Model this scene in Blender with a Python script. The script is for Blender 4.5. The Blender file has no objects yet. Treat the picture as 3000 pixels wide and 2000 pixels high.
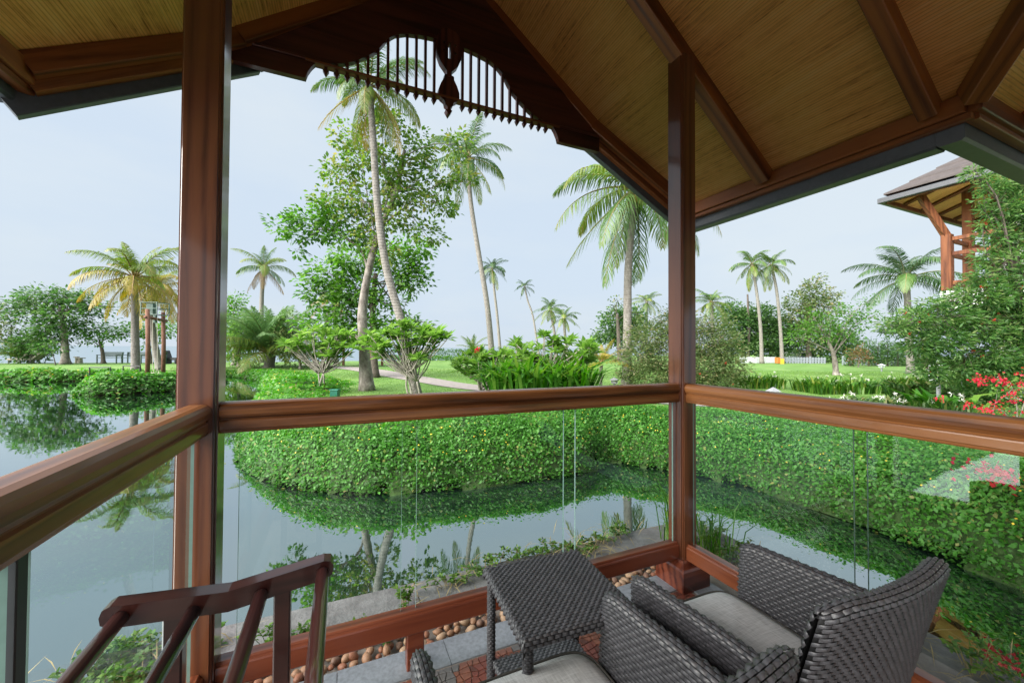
import bpy, bmesh, math, random
import numpy as np
from math import sin, cos, pi, radians, sqrt, atan2
from mathutils import Vector, Matrix

scene = bpy.context.scene
COL = scene.collection
rng = np.random.default_rng(7)
random.seed(7)

# ------------------------------------------------------------------ camera
EYE = 1.45
FOC = 1140.0                       # focal length in pixels of the 3000 px wide photograph
YAW, PITCH, ROLL = radians(23.7), radians(0.95), radians(0.3)
_f = np.array([sin(YAW)*cos(PITCH), cos(YAW)*cos(PITCH), sin(PITCH)])
_r = np.array([cos(YAW), -sin(YAW), 0.0])
_u = np.cross(_r, _f)
CR = _r*cos(ROLL) + _u*sin(ROLL)
CU = -_r*sin(ROLL) + _u*cos(ROLL)
CF = _f
CAM = np.array([0.0, 0.0, EYE])
cd = bpy.data.cameras.new('camera')
cam = bpy.data.objects.new('camera', cd)
COL.objects.link(cam)
cd.sensor_width = 36.0
cd.lens = 36.0*FOC/3000.0
cd.clip_start = 0.02
cd.clip_end = 9000.0
_m = Matrix(((CR[0], CU[0], -CF[0], 0), (CR[1], CU[1], -CF[1], 0), (CR[2], CU[2], -CF[2], EYE), (0, 0, 0, 1)))
cam.matrix_world = _m
scene.camera = cam

# ------------------------------------------------------------------ world: pale overcast daylight
SUN_EL, SUN_AZ = radians(37), radians(258)      # veiled sun, from the pond side behind the viewer
world = bpy.data.worlds.new('World')
scene.world = world
world.use_nodes = True
nt = world.node_tree
nt.nodes.clear()
out = nt.nodes.new('ShaderNodeOutputWorld')
bg = nt.nodes.new('ShaderNodeBackground')
sky = nt.nodes.new('ShaderNodeTexSky')
sky.sky_type = 'NISHITA'
sky.sun_disc = False
sky.sun_elevation = SUN_EL
sky.sun_rotation = SUN_AZ
sky.air_density = 1.5
sky.dust_density = 4.0
sky.ozone_density = 1.5
tc = nt.nodes.new('ShaderNodeTexCoord')
mp = nt.nodes.new('ShaderNodeMapping')
mp.inputs['Scale'].default_value = (1.0, 1.0, 3.2)
nz = nt.nodes.new('ShaderNodeTexNoise')
nz.inputs['Scale'].default_value = 1.6
nz.inputs['Detail'].default_value = 5.0
nz.inputs['Roughness'].default_value = 0.55
ramp = nt.nodes.new('ShaderNodeMix')               # thin and thicker cloud
ramp.data_type = 'RGBA'
ramp.inputs[6].default_value = (1.49, 1.67, 1.83, 1)
ramp.inputs[7].default_value = (1.34, 1.57, 1.84, 1)
mrng = nt.nodes.new('ShaderNodeMapRange')
mrng.inputs['From Min'].default_value = 0.36
mrng.inputs['From Max'].default_value = 0.62
mix = nt.nodes.new('ShaderNodeMix')
mix.data_type = 'RGBA'
mix.inputs[0].default_value = 0.975
nt.links.new(tc.outputs['Generated'], mp.inputs['Vector'])
nt.links.new(mp.outputs['Vector'], nz.inputs['Vector'])
nt.links.new(nz.outputs['Fac'], mrng.inputs['Value'])
nt.links.new(mrng.outputs['Result'], ramp.inputs[0])
nt.links.new(sky.outputs['Color'], mix.inputs[6])
nt.links.new(ramp.outputs[2], mix.inputs[7])
nt.links.new(mix.outputs[2], bg.inputs['Color'])
bg.inputs['Strength'].default_value = 0.058
nt.links.new(bg.outputs['Background'], out.inputs['Surface'])

sd = bpy.data.lights.new('sun', 'SUN')
sd.energy = 1.6
sd.angle = radians(74)
sd.color = (1.0, 0.96, 0.90)
sun = bpy.data.objects.new('sun', sd)
COL.objects.link(sun)
# sun_rotation is measured clockwise from +Y seen from above
sdir = Vector((sin(SUN_AZ)*cos(SUN_EL), cos(SUN_AZ)*cos(SUN_EL), sin(SUN_EL)))
sun.rotation_euler = sdir.to_track_quat('Z', 'Y').to_euler()
sun.location = (0, -20, 40)

vs = scene.view_settings
vs.view_transform = 'Standard'
vs.look = 'None'
vs.gamma = 1.0
vs.exposure = 3.05
vs.use_curve_mapping = False
scene.render.engine = 'CYCLES'
cy = scene.cycles
cy.use_denoising = True
cy.max_bounces = 7
cy.diffuse_bounces = 4
cy.glossy_bounces = 4
cy.transmission_bounces = 4
cy.transparent_max_bounces = 10
cy.caustics_reflective = False
cy.caustics_refractive = False
cy.sample_clamp_indirect = 4.0

# ------------------------------------------------------------------ measuring helpers
def ray(px, py):
    return ((px-1500)*CR - (py-1000)*CU + FOC*CF)/FOC
def at(px, py, D):
    """point seen at photo pixel (px, py) at depth D metres"""
    return CAM + ray(px, py)*D
def gp(px, D, z):
    """point at photo column px, depth D and height z"""
    a = ((px-1500)*CR + FOC*CF)/FOC
    k = (a[2]*D + EYE - z)/(CU[2]*D/FOC)
    return CAM + D*(a - k*CU/FOC)
def depth(P):
    return (np.asarray(P) - CAM) @ CF

# ------------------------------------------------------------------ scene helpers
def tag(o, label=None, cat=None, group=None, kind=None):
    if label: o['label'] = label
    if cat: o['category'] = cat
    if group: o['group'] = group
    if kind: o['kind'] = kind
    return o
def thing(name, loc, label, cat, group=None):
    o = bpy.data.objects.new(name, None)
    o.empty_display_size = 0.1
    COL.objects.link(o)
    o.location = Vector([float(v) for v in loc])
    return tag(o, label, cat, group)
def link(name, me, mat=None, parent=None, loc=None, smooth=False):
    if mat is not None and len(me.materials) == 0:
        me.materials.append(mat)
    o = bpy.data.objects.new(name, me)
    COL.objects.link(o)
    if loc is not None:
        o.location = Vector([float(v) for v in loc])
    if parent is not None:
        o.parent = parent
        pl = parent.location.copy()
        q = parent.parent
        while q is not None:
            pl += q.location
            q = q.parent
        o.location = o.location - pl
    if smooth:
        me.polygons.foreach_set('use_smooth', [True]*len(me.polygons))
    return o
def own(o, mat):
    """give this object its own material while it shares its mesh"""
    o.material_slots[0].link = 'OBJECT'
    o.material_slots[0].material = mat
    return o

class MB:
    """collects geometry for ONE mesh"""
    def __init__(s):
        s.v = []; s.f = []; s.mi = []
    def add(s, vs, fs, mi=0):
        b = len(s.v)
        s.v.extend([tuple(map(float, p)) for p in vs])
        for f in fs:
            s.f.append(tuple(b+i for i in f)); s.mi.append(mi)
        return s
    def box(s, lo, hi, mi=0):
        x0, y0, z0 = lo; x1, y1, z1 = hi
        return s.add([(x0,y0,z0),(x1,y0,z0),(x1,y1,z0),(x0,y1,z0),(x0,y0,z1),(x1,y0,z1),(x1,y1,z1),(x0,y1,z1)],
              [(0,3,2,1),(4,5,6,7),(0,1,5,4),(1,2,6,5),(2,3,7,6),(3,0,4,7)], mi)
    def cbox(s, lo, hi, c=0.004, mi=0):
        """box with chamfered long edges"""
        x0, y0, z0 = lo; x1, y1, z1 = hi
        d = [x1-x0, y1-y0, z1-z0]
        ax = max(range(3), key=lambda i: d[i])
        a, b = [i for i in range(3) if i != ax]
        l = [lo[a], hi[a]]; m = [lo[b], hi[b]]
        pr = [(l[0]+c,m[0]),(l[1]-c,m[0]),(l[1],m[0]+c),(l[1],m[1]-c),(l[1]-c,m[1]),(l[0]+c,m[1]),(l[0],m[1]-c),(l[0],m[0]+c)]
        return s.prism(pr, ax, a, b, lo[ax], hi[ax], mi)
    def prism(s, prof, ax, a, b, t0, t1, mi=0):
        """extrude a closed profile [(a,b)..] along axis ax"""
        n = len(prof); V = []
        for t in (t0, t1):
            for p, q in prof:
                w = [0, 0, 0]; w[ax] = t; w[a] = p; w[b] = q
                V.append(w)
        F = [(i, (i+1) % n, n+(i+1) % n, n+i) for i in range(n)]
        F += [tuple(range(n-1, -1, -1)), tuple(range(n, 2*n))]
        return s.add(V, F, mi)
    def tube(s, pts, rad, n=8, cap=True, mi=0):
        pts = [np.asarray(p, float) for p in pts]
        m = len(pts)
        if not hasattr(rad, '__len__'): rad = [rad]*m
        V = []; ref = None
        for i in range(m):
            t = pts[min(i+1, m-1)] - pts[max(i-1, 0)]
            t = t/(np.linalg.norm(t)+1e-9)
            if ref is None:
                ref = np.array([1., 0, 0]) if abs(t[0]) < .8 else np.array([0, 1., 0])
            a = ref - t*(ref @ t); a /= np.linalg.norm(a)+1e-9
            ref = a
            b = np.cross(t, a)
            for k in range(n):
                an = 2*pi*k/n
                V.append(pts[i] + rad[i]*(cos(an)*a + sin(an)*b))
        F = []
        for i in range(m-1):
            for k in range(n):
                F.append((i*n+k, i*n+(k+1) % n, (i+1)*n+(k+1) % n, (i+1)*n+k))
        if cap:
            F.append(tuple(range(n-1, -1, -1))); F.append(tuple(range((m-1)*n, m*n)))
        return s.add(V, F, mi)
    def mesh(s, name, mats=None, recalc=False):
        me = bpy.data.meshes.new(name)
        me.from_pydata(s.v, [], s.f)
        if mats:
            for m in mats: me.materials.append(m)
            me.polygons.foreach_set('material_index', s.mi)
        if recalc:
            bm = bmesh.new(); bm.from_mesh(me)
            bmesh.ops.recalc_face_normals(bm, faces=bm.faces)
            bm.to_mesh(me); bm.free()
        me.update()
        return me
    def build(s, name, mat, parent=None, smooth=False, recalc=False):
        """link as one object; the mesh is in world coordinates, origin moved to its centre"""
        c = np.mean(np.array(s.v), axis=0)
        s.v = [tuple(np.array(p)-c) for p in s.v]
        mats = mat if isinstance(mat, (list, tuple)) else [mat]
        me = s.mesh(name, mats, recalc)
        return link(name, me, None, parent, c, smooth)

def arr_mesh(name, V, F, rnd=None, mat=None, smooth=False):
    """mesh from numpy arrays; F (M,k) with one k; rnd = one number per face for colour variation"""
    me = bpy.data.meshes.new(name)
    V = np.ascontiguousarray(V, dtype=np.float32); F = np.ascontiguousarray(F, dtype=np.int32)
    k = F.shape[1]
    me.vertices.add(len(V)); me.vertices.foreach_set('co', V.ravel())
    me.loops.add(F.size); me.loops.foreach_set('vertex_index', F.ravel())
    me.polygons.add(len(F))
    me.polygons.foreach_set('loop_start', np.arange(0, F.size, k, dtype=np.int32))
    if rnd is not None:
        at_ = me.attributes.new('rnd', 'FLOAT', 'FACE')
        at_.data.foreach_set('value', np.asarray(rnd, dtype=np.float32))
    if smooth:
        me.polygons.foreach_set('use_smooth', np.ones(len(F), dtype=bool))
    me.update(calc_edges=True)
    if mat is not None: me.materials.append(mat)
    return me

def unit(a):
    return a/(np.linalg.norm(a, axis=-1, keepdims=True)+1e-9)
def leaf_quads(P, dirs, nrm, L, W, mid=0.45, droop=0.12):
    """diamond-shaped leaves -> verts, quads"""
    dirs = unit(dirs)
    side = unit(np.cross(dirs, nrm))
    up = np.cross(side, dirs)
    L = np.asarray(L).reshape(-1, 1); W = np.asarray(W).reshape(-1, 1)
    b = P
    l = P + dirs*L*mid + side*W*0.5 + up*L*0.04
    t = P + dirs*L - up*L*droop
    r = P + dirs*L*mid - side*W*0.5 + up*L*0.04
    n = len(P)
    V = np.stack([b, l, t, r], 1).reshape(-1, 3)
    F = np.arange(4*n).reshape(n, 4)
    return V, F
def cat_vf(parts):
    Vs, Fs, Rs = [], [], []; o = 0
    for V, F, R in parts:
        Vs.append(V); Fs.append(F+o); Rs.append(R); o += len(V)
    return np.concatenate(Vs), np.concatenate(Fs), np.concatenate(Rs)
def rdir(n):
    v = rng.normal(size=(n, 3))
    return unit(v)

# ------------------------------------------------------------------ materials
def newmat(name):
    m = bpy.data.materials.new(name); m.use_nodes = True
    t = m.node_tree; t.nodes.clear()
    o = t.nodes.new('ShaderNodeOutputMaterial')
    return m, t, o
def N(t, kind, **kw):
    n = t.nodes.new(kind)
    for k, v in kw.items():
        if k in n.inputs: n.inputs[k].default_value = v
        else: setattr(n, k, v)
    return n
def ramp_node(t, stops):
    r = t.nodes.new('ShaderNodeValToRGB')
    e = r.color_ramp.elements
    while len(e) < len(stops): e.new(0.5)
    for i, (p, c) in enumerate(stops):
        e[i].position = p; e[i].color = (c[0], c[1], c[2], 1)
    return r
def plain(name, col, rough=0.5, var=0.15, scale=20, bump=0.0, bscale=None, metallic=0.0, spec=0.5, coat=0.0):
    """principled with noise-varied colour"""
    m, t, o = newmat(name)
    p = N(t, 'ShaderNodeBsdfPrincipled', Roughness=rough, Metallic=metallic)
    p.inputs['Specular IOR Level'].default_value = spec
    p.inputs['Coat Weight'].default_value = coat
    tcn = N(t, 'ShaderNodeTexCoord')
    n = N(t, 'ShaderNodeTexNoise', Scale=scale, Detail=6.0, Roughness=0.6)
    t.links.new(tcn.outputs['Object'], n.inputs['Vector'])
    c = np.array(col)
    r = ramp_node(t, [(0.25, c*(1-var)), (0.5, c), (0.75, np.minimum(c*(1+var), 1))])
    t.links.new(n.outputs['Fac'], r.inputs['Fac'])
    t.links.new(r.outputs['Color'], p.inputs['Base Color'])
    if bump:
        n2 = N(t, 'ShaderNodeTexNoise', Scale=bscale or scale*3, Detail=5.0)
        t.links.new(tcn.outputs['Object'], n2.inputs['Vector'])
        b = N(t, 'ShaderNodeBump', Strength=bump, Distance=0.01)
        t.links.new(n2.outputs['Fac'], b.inputs['Height'])
        t.links.new(b.outputs['Normal'], p.inputs['Normal'])
    t.links.new(p.outputs['BSDF'], o.inputs['Surface'])
    return m
def wood(name, axis, dark, light, rough=0.34, coat=0.6):
    """varnished timber with the grain along a local axis (0,1,2)"""
    m, t, o = newmat(name)
    p = N(t, 'ShaderNodeBsdfPrincipled', Roughness=rough)
    p.inputs['Coat Weight'].default_value = coat
    p.inputs['Coat Roughness'].default_value = 0.09
    p.inputs['Specular IOR Level'].default_value = 0.25
    tcn = N(t, 'ShaderNodeTexCoord')
    oi = N(t, 'ShaderNodeObjectInfo')
    add = N(t, 'ShaderNodeVectorMath', operation='ADD')
    sc = N(t, 'ShaderNodeVectorMath', operation='SCALE')
    comb = N(t, 'ShaderNodeCombineXYZ')
    for i in range(3): t.links.new(oi.outputs['Random'], comb.inputs[i])
    t.links.new(comb.outputs[0], sc.inputs[0]); sc.inputs['Scale'].default_value = 7.0
    t.links.new(tcn.outputs['Object'], add.inputs[0]); t.links.new(sc.outputs[0], add.inputs[1])
    mp_ = N(t, 'ShaderNodeMapping')
    s = [16.0, 16.0, 16.0]; s[axis] = 0.9
    mp_.inputs['Scale'].default_value = s
    t.links.new(add.outputs[0], mp_.inputs['Vector'])
    n = N(t, 'ShaderNodeTexNoise', Scale=1.0, Detail=8.0, Roughness=0.62, Distortion=0.9)
    t.links.new(mp_.outputs['Vector'], n.inputs['Vector'])
    w = N(t, 'ShaderNodeTexWave', Scale=1.1, Distortion=9.0, Detail=3.0)
    w.bands_direction = 'X' if axis != 0 else 'Y'
    w.inputs['Detail Scale'].default_value = 0.8
    mp2 = N(t, 'ShaderNodeMapping')
    s2 = [5.0, 5.0, 5.0]; s2[axis] = 0.35
    mp2.inputs['Scale'].default_value = s2
    t.links.new(add.outputs[0], mp2.inputs['Vector'])
    t.links.new(mp2.outputs['Vector'], w.inputs['Vector'])
    mx = N(t, 'ShaderNodeMath', operation='MULTIPLY_ADD')
    t.links.new(w.outputs['Fac'], mx.inputs[0]); mx.inputs[1].default_value = 0.35
    t.links.new(n.outputs['Fac'], mx.inputs[2])
    d, l = np.array(dark), np.array(light)
    r = ramp_node(t, [(0.36, d*0.38), (0.48, d*.8), (0.66, (d+l)/2), (0.86, l)])
    t.links.new(mx.outputs[0], r.inputs['Fac'])
    t.links.new(r.outputs['Color'], p.inputs['Base Color'])
    b = N(t, 'ShaderNodeBump', Strength=0.05, Distance=0.003)
    t.links.new(n.outputs['Fac'], b.inputs['Height'])
    t.links.new(b.outputs['Normal'], p.inputs['Normal'])
    rr = N(t, 'ShaderNodeMapRange')
    rr.inputs['To Min'].default_value = rough*0.8; rr.inputs['To Max'].default_value = rough*1.5
    t.links.new(n.outputs['Fac'], rr.inputs['Value'])
    t.links.new(rr.outputs['Result'], p.inputs['Roughness'])
    t.links.new(p.outputs['BSDF'], o.inputs['Surface'])
    return m
def leafmat(name, cols, trans=0.35, rough=0.45, spec=0.35, noise=0.0, attr='rnd'):
    """leaf: colour by the per-leaf number, some light passes through"""
    m, t, o = newmat(name)
    a = N(t, 'ShaderNodeAttribute', attribute_name=attr)
    k = len(cols)
    r = ramp_node(t, [((i+0.5)/k, c) for i, c in enumerate(cols)])
    t.links.new(a.outputs['Fac'], r.inputs['Fac'])
    p = N(t, 'ShaderNodeBsdfPrincipled', Roughness=rough)
    p.inputs['Specular IOR Level'].default_value = spec
    tr = N(t, 'ShaderNodeBsdfTranslucent')
    hs = N(t, 'ShaderNodeHueSaturation', Saturation=1.15, Value=1.25)
    t.links.new(r.outputs['Color'], hs.inputs['Color'])
    t.links.new(hs.outputs['Color'], tr.inputs['Color'])
    t.links.new(r.outputs['Color'], p.inputs['Base Color'])
    mx = N(t, 'ShaderNodeMixShader'); mx.inputs[0].default_value = trans
    t.links.new(p.outputs['BSDF'], mx.inputs[1]); t.links.new(tr.outputs['BSDF'], mx.inputs[2])
    t.links.new(mx.outputs[0], o.inputs['Surface'])
    return m
def bark(name, c1, c2, ring=0.0, scale=14):
    m, t, o = newmat(name)
    p = N(t, 'ShaderNodeBsdfPrincipled', Roughness=0.85)
    tcn = N(t, 'ShaderNodeTexCoord')
    mp_ = N(t, 'ShaderNodeMapping'); mp_.inputs['Scale'].default_value = (1, 1, 0.6)
    t.links.new(tcn.outputs['Object'], mp_.inputs['Vector'])
    n = N(t, 'ShaderNodeTexNoise', Scale=scale, Detail=8.0, Roughness=0.7)
    t.links.new(mp_.outputs['Vector'], n.inputs['Vector'])
    r = ramp_node(t, [(0.3, c1), (0.55, (np.array(c1)+np.array(c2))/2), (0.72, c2)])
    t.links.new(n.outputs['Fac'], r.inputs['Fac'])
    b = N(t, 'ShaderNodeBump', Strength=0.7, Distance=0.03)
    if ring:
        w = N(t, 'ShaderNodeTexWave', Scale=ring, Distortion=1.2, Detail=2.0)
        w.bands_direction = 'Z'
        t.links.new(tcn.outputs['Object'], w.inputs['Vector'])
        mm = N(t, 'ShaderNodeMix', data_type='RGBA', blend_type='MULTIPLY')
        mm.inputs[0].default_value = 0.16
        r2 = ramp_node(t, [(0.0, (0.35, 0.33, 0.3)), (0.35, (1, 1, 1)), (1.0, (1, 1, 1))])
        t.links.new(w.outputs['Fac'], r2.inputs['Fac'])
        t.links.new(r.outputs['Color'], mm.inputs[6]); t.links.new(r2.outputs['Color'], mm.inputs[7])
        t.links.new(mm.outputs[2], p.inputs['Base Color'])
        ad = N(t, 'ShaderNodeMath', operation='ADD')
        wm = N(t, 'ShaderNodeMath', operation='MULTIPLY'); t.links.new(w.outputs['Fac'], wm.inputs[0]); wm.inputs[1].default_value = .22
        t.links.new(wm.outputs[0], ad.inputs[0]); t.links.new(n.outputs['Fac'], ad.inputs[1])
        t.links.new(ad.outputs[0], b.inputs['Height'])
    else:
        t.links.new(r.outputs['Color'], p.inputs['Base Color'])
        t.links.new(n.outputs['Fac'], b.inputs['Height'])
    t.links.new(b.outputs['Normal'], p.inputs['Normal'])
    t.links.new(p.outputs['BSDF'], o.inputs['Surface'])
    return m

WD = dict(dark=(0.090, 0.028, 0.013), light=(0.16, 0.056, 0.023))       # dark mahogany posts
WR = dict(dark=(0.145, 0.050, 0.016), light=(0.27, 0.11, 0.036))        # lighter rails and rafters
W_POST = wood('mahogany_post', 2, **WD, coat=1.0)
W_RAILX = wood('mahogany_rail_x', 0, **WR, coat=0.4)
W_RAILY = wood('mahogany_rail_y', 1, **WR, coat=0.4)
W_LOWX = wood('mahogany_low_x', 0, (0.10, 0.022, 0.012), (0.17, 0.045, 0.022))
W_LOWY = wood('mahogany_low_y', 1, (0.12, 0.030, 0.013), (0.21, 0.062, 0.025))
W_RAFT = wood('rafter_wood', 0, (0.16, 0.048, 0.013), (0.30, 0.11, 0.03), rough=0.42, coat=0.1)
W_BEAMX = wood('beam_wood_x', 0, (0.15, 0.042, 0.013), (0.26, 0.085, 0.025), rough=0.42, coat=0.1)
W_BEAMY = wood('beam_wood_y', 1, (0.16, 0.046, 0.013), (0.30, 0.10, 0.028), rough=0.42, coat=0.1)
W_DARKZ = wood('dark_fret_wood', 2, (0.055, 0.014, 0.010), (0.10, 0.028, 0.018), rough=0.4, coat=0.1)
W_DARKX = wood('dark_fret_wood_x', 0, (0.050, 0.012, 0.009), (0.085, 0.024, 0.016), rough=0.4, coat=0.15)
W_RACK = wood('rack_wood', 0, (0.030, 0.008, 0.007), (0.06, 0.017, 0.013), rough=0.3)
W_RACKY = wood('rack_wood_y', 1, (0.05, 0.014, 0.012), (0.10, 0.03, 0.025), rough=0.25)
M_GUTTER = plain('charcoal_gutter', (0.055, 0.060, 0.070), 0.45, 0.2, 30, 0.05)
M_TILE = plain('brown_roof_tile', (0.13, 0.095, 0.085), 0.8, 0.25, 9, 0.3)
M_METAL = plain('dark_metal', (0.02, 0.022, 0.025), 0.45, 0.2, 20)
M_WHITE = plain('white_render', (0.72, 0.73, 0.72), 0.8, 0.06, 3, 0.1)
M_GREENMETAL = plain('green_painted_metal', (0.06, 0.12, 0.09), 0.45, 0.2, 8)

# ================================================================== THE SETTING: terrain, water
ZW = -0.22          # pond level
ZL = 0.12           # lawn level
SHORE = np.array([(-5.8,26.5),(-4.6,24.4),(-3.5,22.0),(-2.9,19.0),(-2.6,16.7),(-1.95,15.2),(-2.1,13.6),(-1.95,11),(-1.66,9.16),(-1.46,7.95),
 (-1.2,6.8),(-1.0,6.25),(-.77,5.84),(-.5,5.44),(-.12,5.10),(.3,4.84),(.77,4.70),(1.23,4.63),(1.72,4.56),(2.2,4.52),(2.77,4.50),
 (3.25,4.58),(3.62,4.9),(3.80,4.80),(4.05,4.35),(4.38,3.85),(4.64,3.3),(4.68,2.75),(4.66,2.44),(4.66,2.1),(4.62,1.75),(4.58,1.5),(4.54,1.28),(4.5,1.0),(4.4,0),
 (4.4,-8),(90,-8),(95,70),(30,52),(14,42),(2,40.5),(-10,41.5),(-25,42.5),(-60,39),(-60,26),(-30,25.8),(-14,25.35),(-12.4,25.0),(-10.9,25.0),
 (-10,25.2),(-9.5,23),(-8.9,20.6),(-8.45,19.0),(-8.1,17.9),(-7.6,17.5),(-6.8,17.45),(-6.4,17.85),(-5.6,18.3),(-4.9,19.3),(-4.9,21.5),(-5.7,24),(-6.3,26.2)])
def in_poly(x, y, poly):
    c = np.zeros(x.shape, bool); n = len(poly); j = n-1
    for i in range(n):
        xi, yi = poly[i]; xj, yj = poly[j]
        cond = ((yi > y) != (yj > y))
        xx = (xj-xi)*(y-yi)/((yj-yi) if yj != yi else 1e-9)+xi
        c ^= cond & (x < xx); j = i
    return c
def sdist(x, y, poly=SHORE):
    """signed distance to the shore, positive on land"""
    d = np.full(x.shape, 1e9); n = len(poly)
    for i in range(n):
        a = poly[i]; b = poly[(i+1) % n]; ab = b-a
        t = np.clip(((x-a[0])*ab[0]+(y-a[1])*ab[1])/(ab @ ab), 0, 1)
        d = np.minimum(d, np.hypot(x-a[0]-t*ab[0], y-a[1]-t*ab[1]))
    return np.where(in_poly(x, y, poly), d, -d)
def wob(x, y, s=1.0, k=0):
    return (np.sin(x*1.7*s+1.3+k)*np.cos(y*1.3*s+.4*k)+np.sin(x*.63*s+y*.91*s+2.1*k)+0.5*np.sin(x*3.9*s-y*2.7*s+k))/2.5
def lawn_z(x, y):
    return ZL + 0.03*wob(x, y, .35)
def ground_z(x, y, d):
    t = np.clip(d/0.7, 0, 1); t = t*t*(3-2*t)
    land = ZW+0.04 + (lawn_z(x, y)-ZW-0.04)*t
    return np.where(d < 0, ZW-0.05-np.clip(-d*0.9, 0, 0.9), land)
def mound_w(x, y):
    """how wide the creeping plants grow in from the water's edge"""
    dd = depth(np.stack([x, y, np.zeros_like(x)], -1))
    w = np.clip(3.1-(dd-8)*0.09, 1.5, 3.1)
    q = np.clip((y-6.5)/3.0, 0, 1); w = w*(1-0.42*q*q*(3-2*q)*np.clip((16-y)/6, 0, 1))
    w = np.maximum(w, 1.3)
    return w*np.where((x > 3.6) & (y < 5.2), 0.95, 1.0)
MK = np.array([(-.16, .02), (-.06, .13), (0.0, .27), (.16, .47), (.38, .60), (.75, .66), (1.3, .63), (2.0, .52), (2.6, .42), (3.1, .33)])
def mound_z(x, y, d):
    w = mound_w(x, y)
    dn = np.where(d < .5, d, .5+(d-.5)*(2.6/(w-.5)))
    h = np.interp(dn, MK[:, 0], MK[:, 1])
    far = np.clip((depth(np.stack([x, y, np.zeros_like(x)], -1))-14)/8, 0, 1)
    h = h*(1-0.52*far)
    h = h + 0.075*wob(x, y, 1.6, 1)*np.clip(d/.4+.4, 0, 1) + 0.05*wob(x, y, 4.6, 3)*np.clip(d/.3+.3, 0, 1)
    return ZW + h

def axis_lines(lo, hi, centre, fine, fine_half, grow):
    a = [centre]; s = fine
    while a[-1] < hi:
        if a[-1]-centre > fine_half: s *= grow
        a.append(a[-1]+s)
    b = [centre]; s = fine
    while b[-1] > lo:
        if centre-b[-1] > fine_half: s *= grow
        b.append(b[-1]-s)
    return np.array(sorted(set(b[1:]+a)))
gx = axis_lines(-62, 96, 1.0, 0.16, 6.0, 1.035)
gy = axis_lines(-9, 72, 6.0, 0.16, 6.0, 1.03)
GX, GY = np.meshgrid(gx, gy)
GD = sdist(GX, GY)
GZ = ground_z(GX, GY, GD)
nx, ny = len(gx), len(gy)
idx = np.arange(nx*ny).reshape(ny, nx)
F = np.stack([idx[:-1, :-1], idx[:-1, 1:], idx[1:, 1:], idx[1:, :-1]], -1).reshape(-1, 4)
V = np.stack([GX, GY, GZ], -1).reshape(-1, 3)

def lawn_material():
    m, t, o = newmat('lawn_grass')
    p = N(t, 'ShaderNodeBsdfPrincipled', Roughness=0.9)
    p.inputs['Specular IOR Level'].default_value = 0.1
    g = N(t, 'ShaderNodeNewGeometry')
    n1 = N(t, 'ShaderNodeTexNoise', Scale=0.55, Detail=4.0)
    n2 = N(t, 'ShaderNodeTexNoise', Scale=38.0, Detail=4.0)
    for n in (n1, n2): t.links.new(g.outputs['Position'], n.inputs['Vector'])
    ad = N(t, 'ShaderNodeMath', operation='MULTIPLY_ADD')
    t.links.new(n2.outputs['Fac'], ad.inputs[0]); ad.inputs[1].default_value = 0.55
    t.links.new(n1.outputs['Fac'], ad.inputs[2])
    r = ramp_node(t, [(0.5, (0.090, 0.170, 0.046)), (0.75, (0.140, 0.255, 0.072)), (0.98, (0.20, 0.30, 0.10))])
    t.links.new(ad.outputs[0], r.inputs['Fac'])
    # mud below the water line
    sep = N(t, 'ShaderNodeSeparateXYZ'); t.links.new(g.outputs['Position'], sep.inputs[0])
    mr = N(t, 'ShaderNodeMapRange'); mr.inputs['From Min'].default_value = ZW+0.02; mr.inputs['From Max'].default_value = ZW+0.16
    t.links.new(sep.outputs['Z'], mr.inputs['Value'])
    mx = N(t, 'ShaderNodeMix', data_type='RGBA'); mx.inputs[6].default_value = (0.04, 0.03, 0.018, 1)
    t.links.new(mr.outputs['Result'], mx.inputs[0]); t.links.new(r.outputs['Color'], mx.inputs[7])
    t.links.new(mx.outputs[2], p.inputs['Base Color'])
    b = N(t, 'ShaderNodeBump', Strength=0.6, Distance=0.03)
    t.links.new(n2.outputs['Fac'], b.inputs['Height']); t.links.new(b.outputs['Normal'], p.inputs['Normal'])
    t.links.new(p.outputs['BSDF'], o.inputs['Surface'])
    return m
M_LAWN = lawn_material()
tag(link('ground', arr_mesh('ground', V, F, None, M_LAWN, True)), 'green lawn and garden ground around the winding pond', kind='structure')

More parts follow.
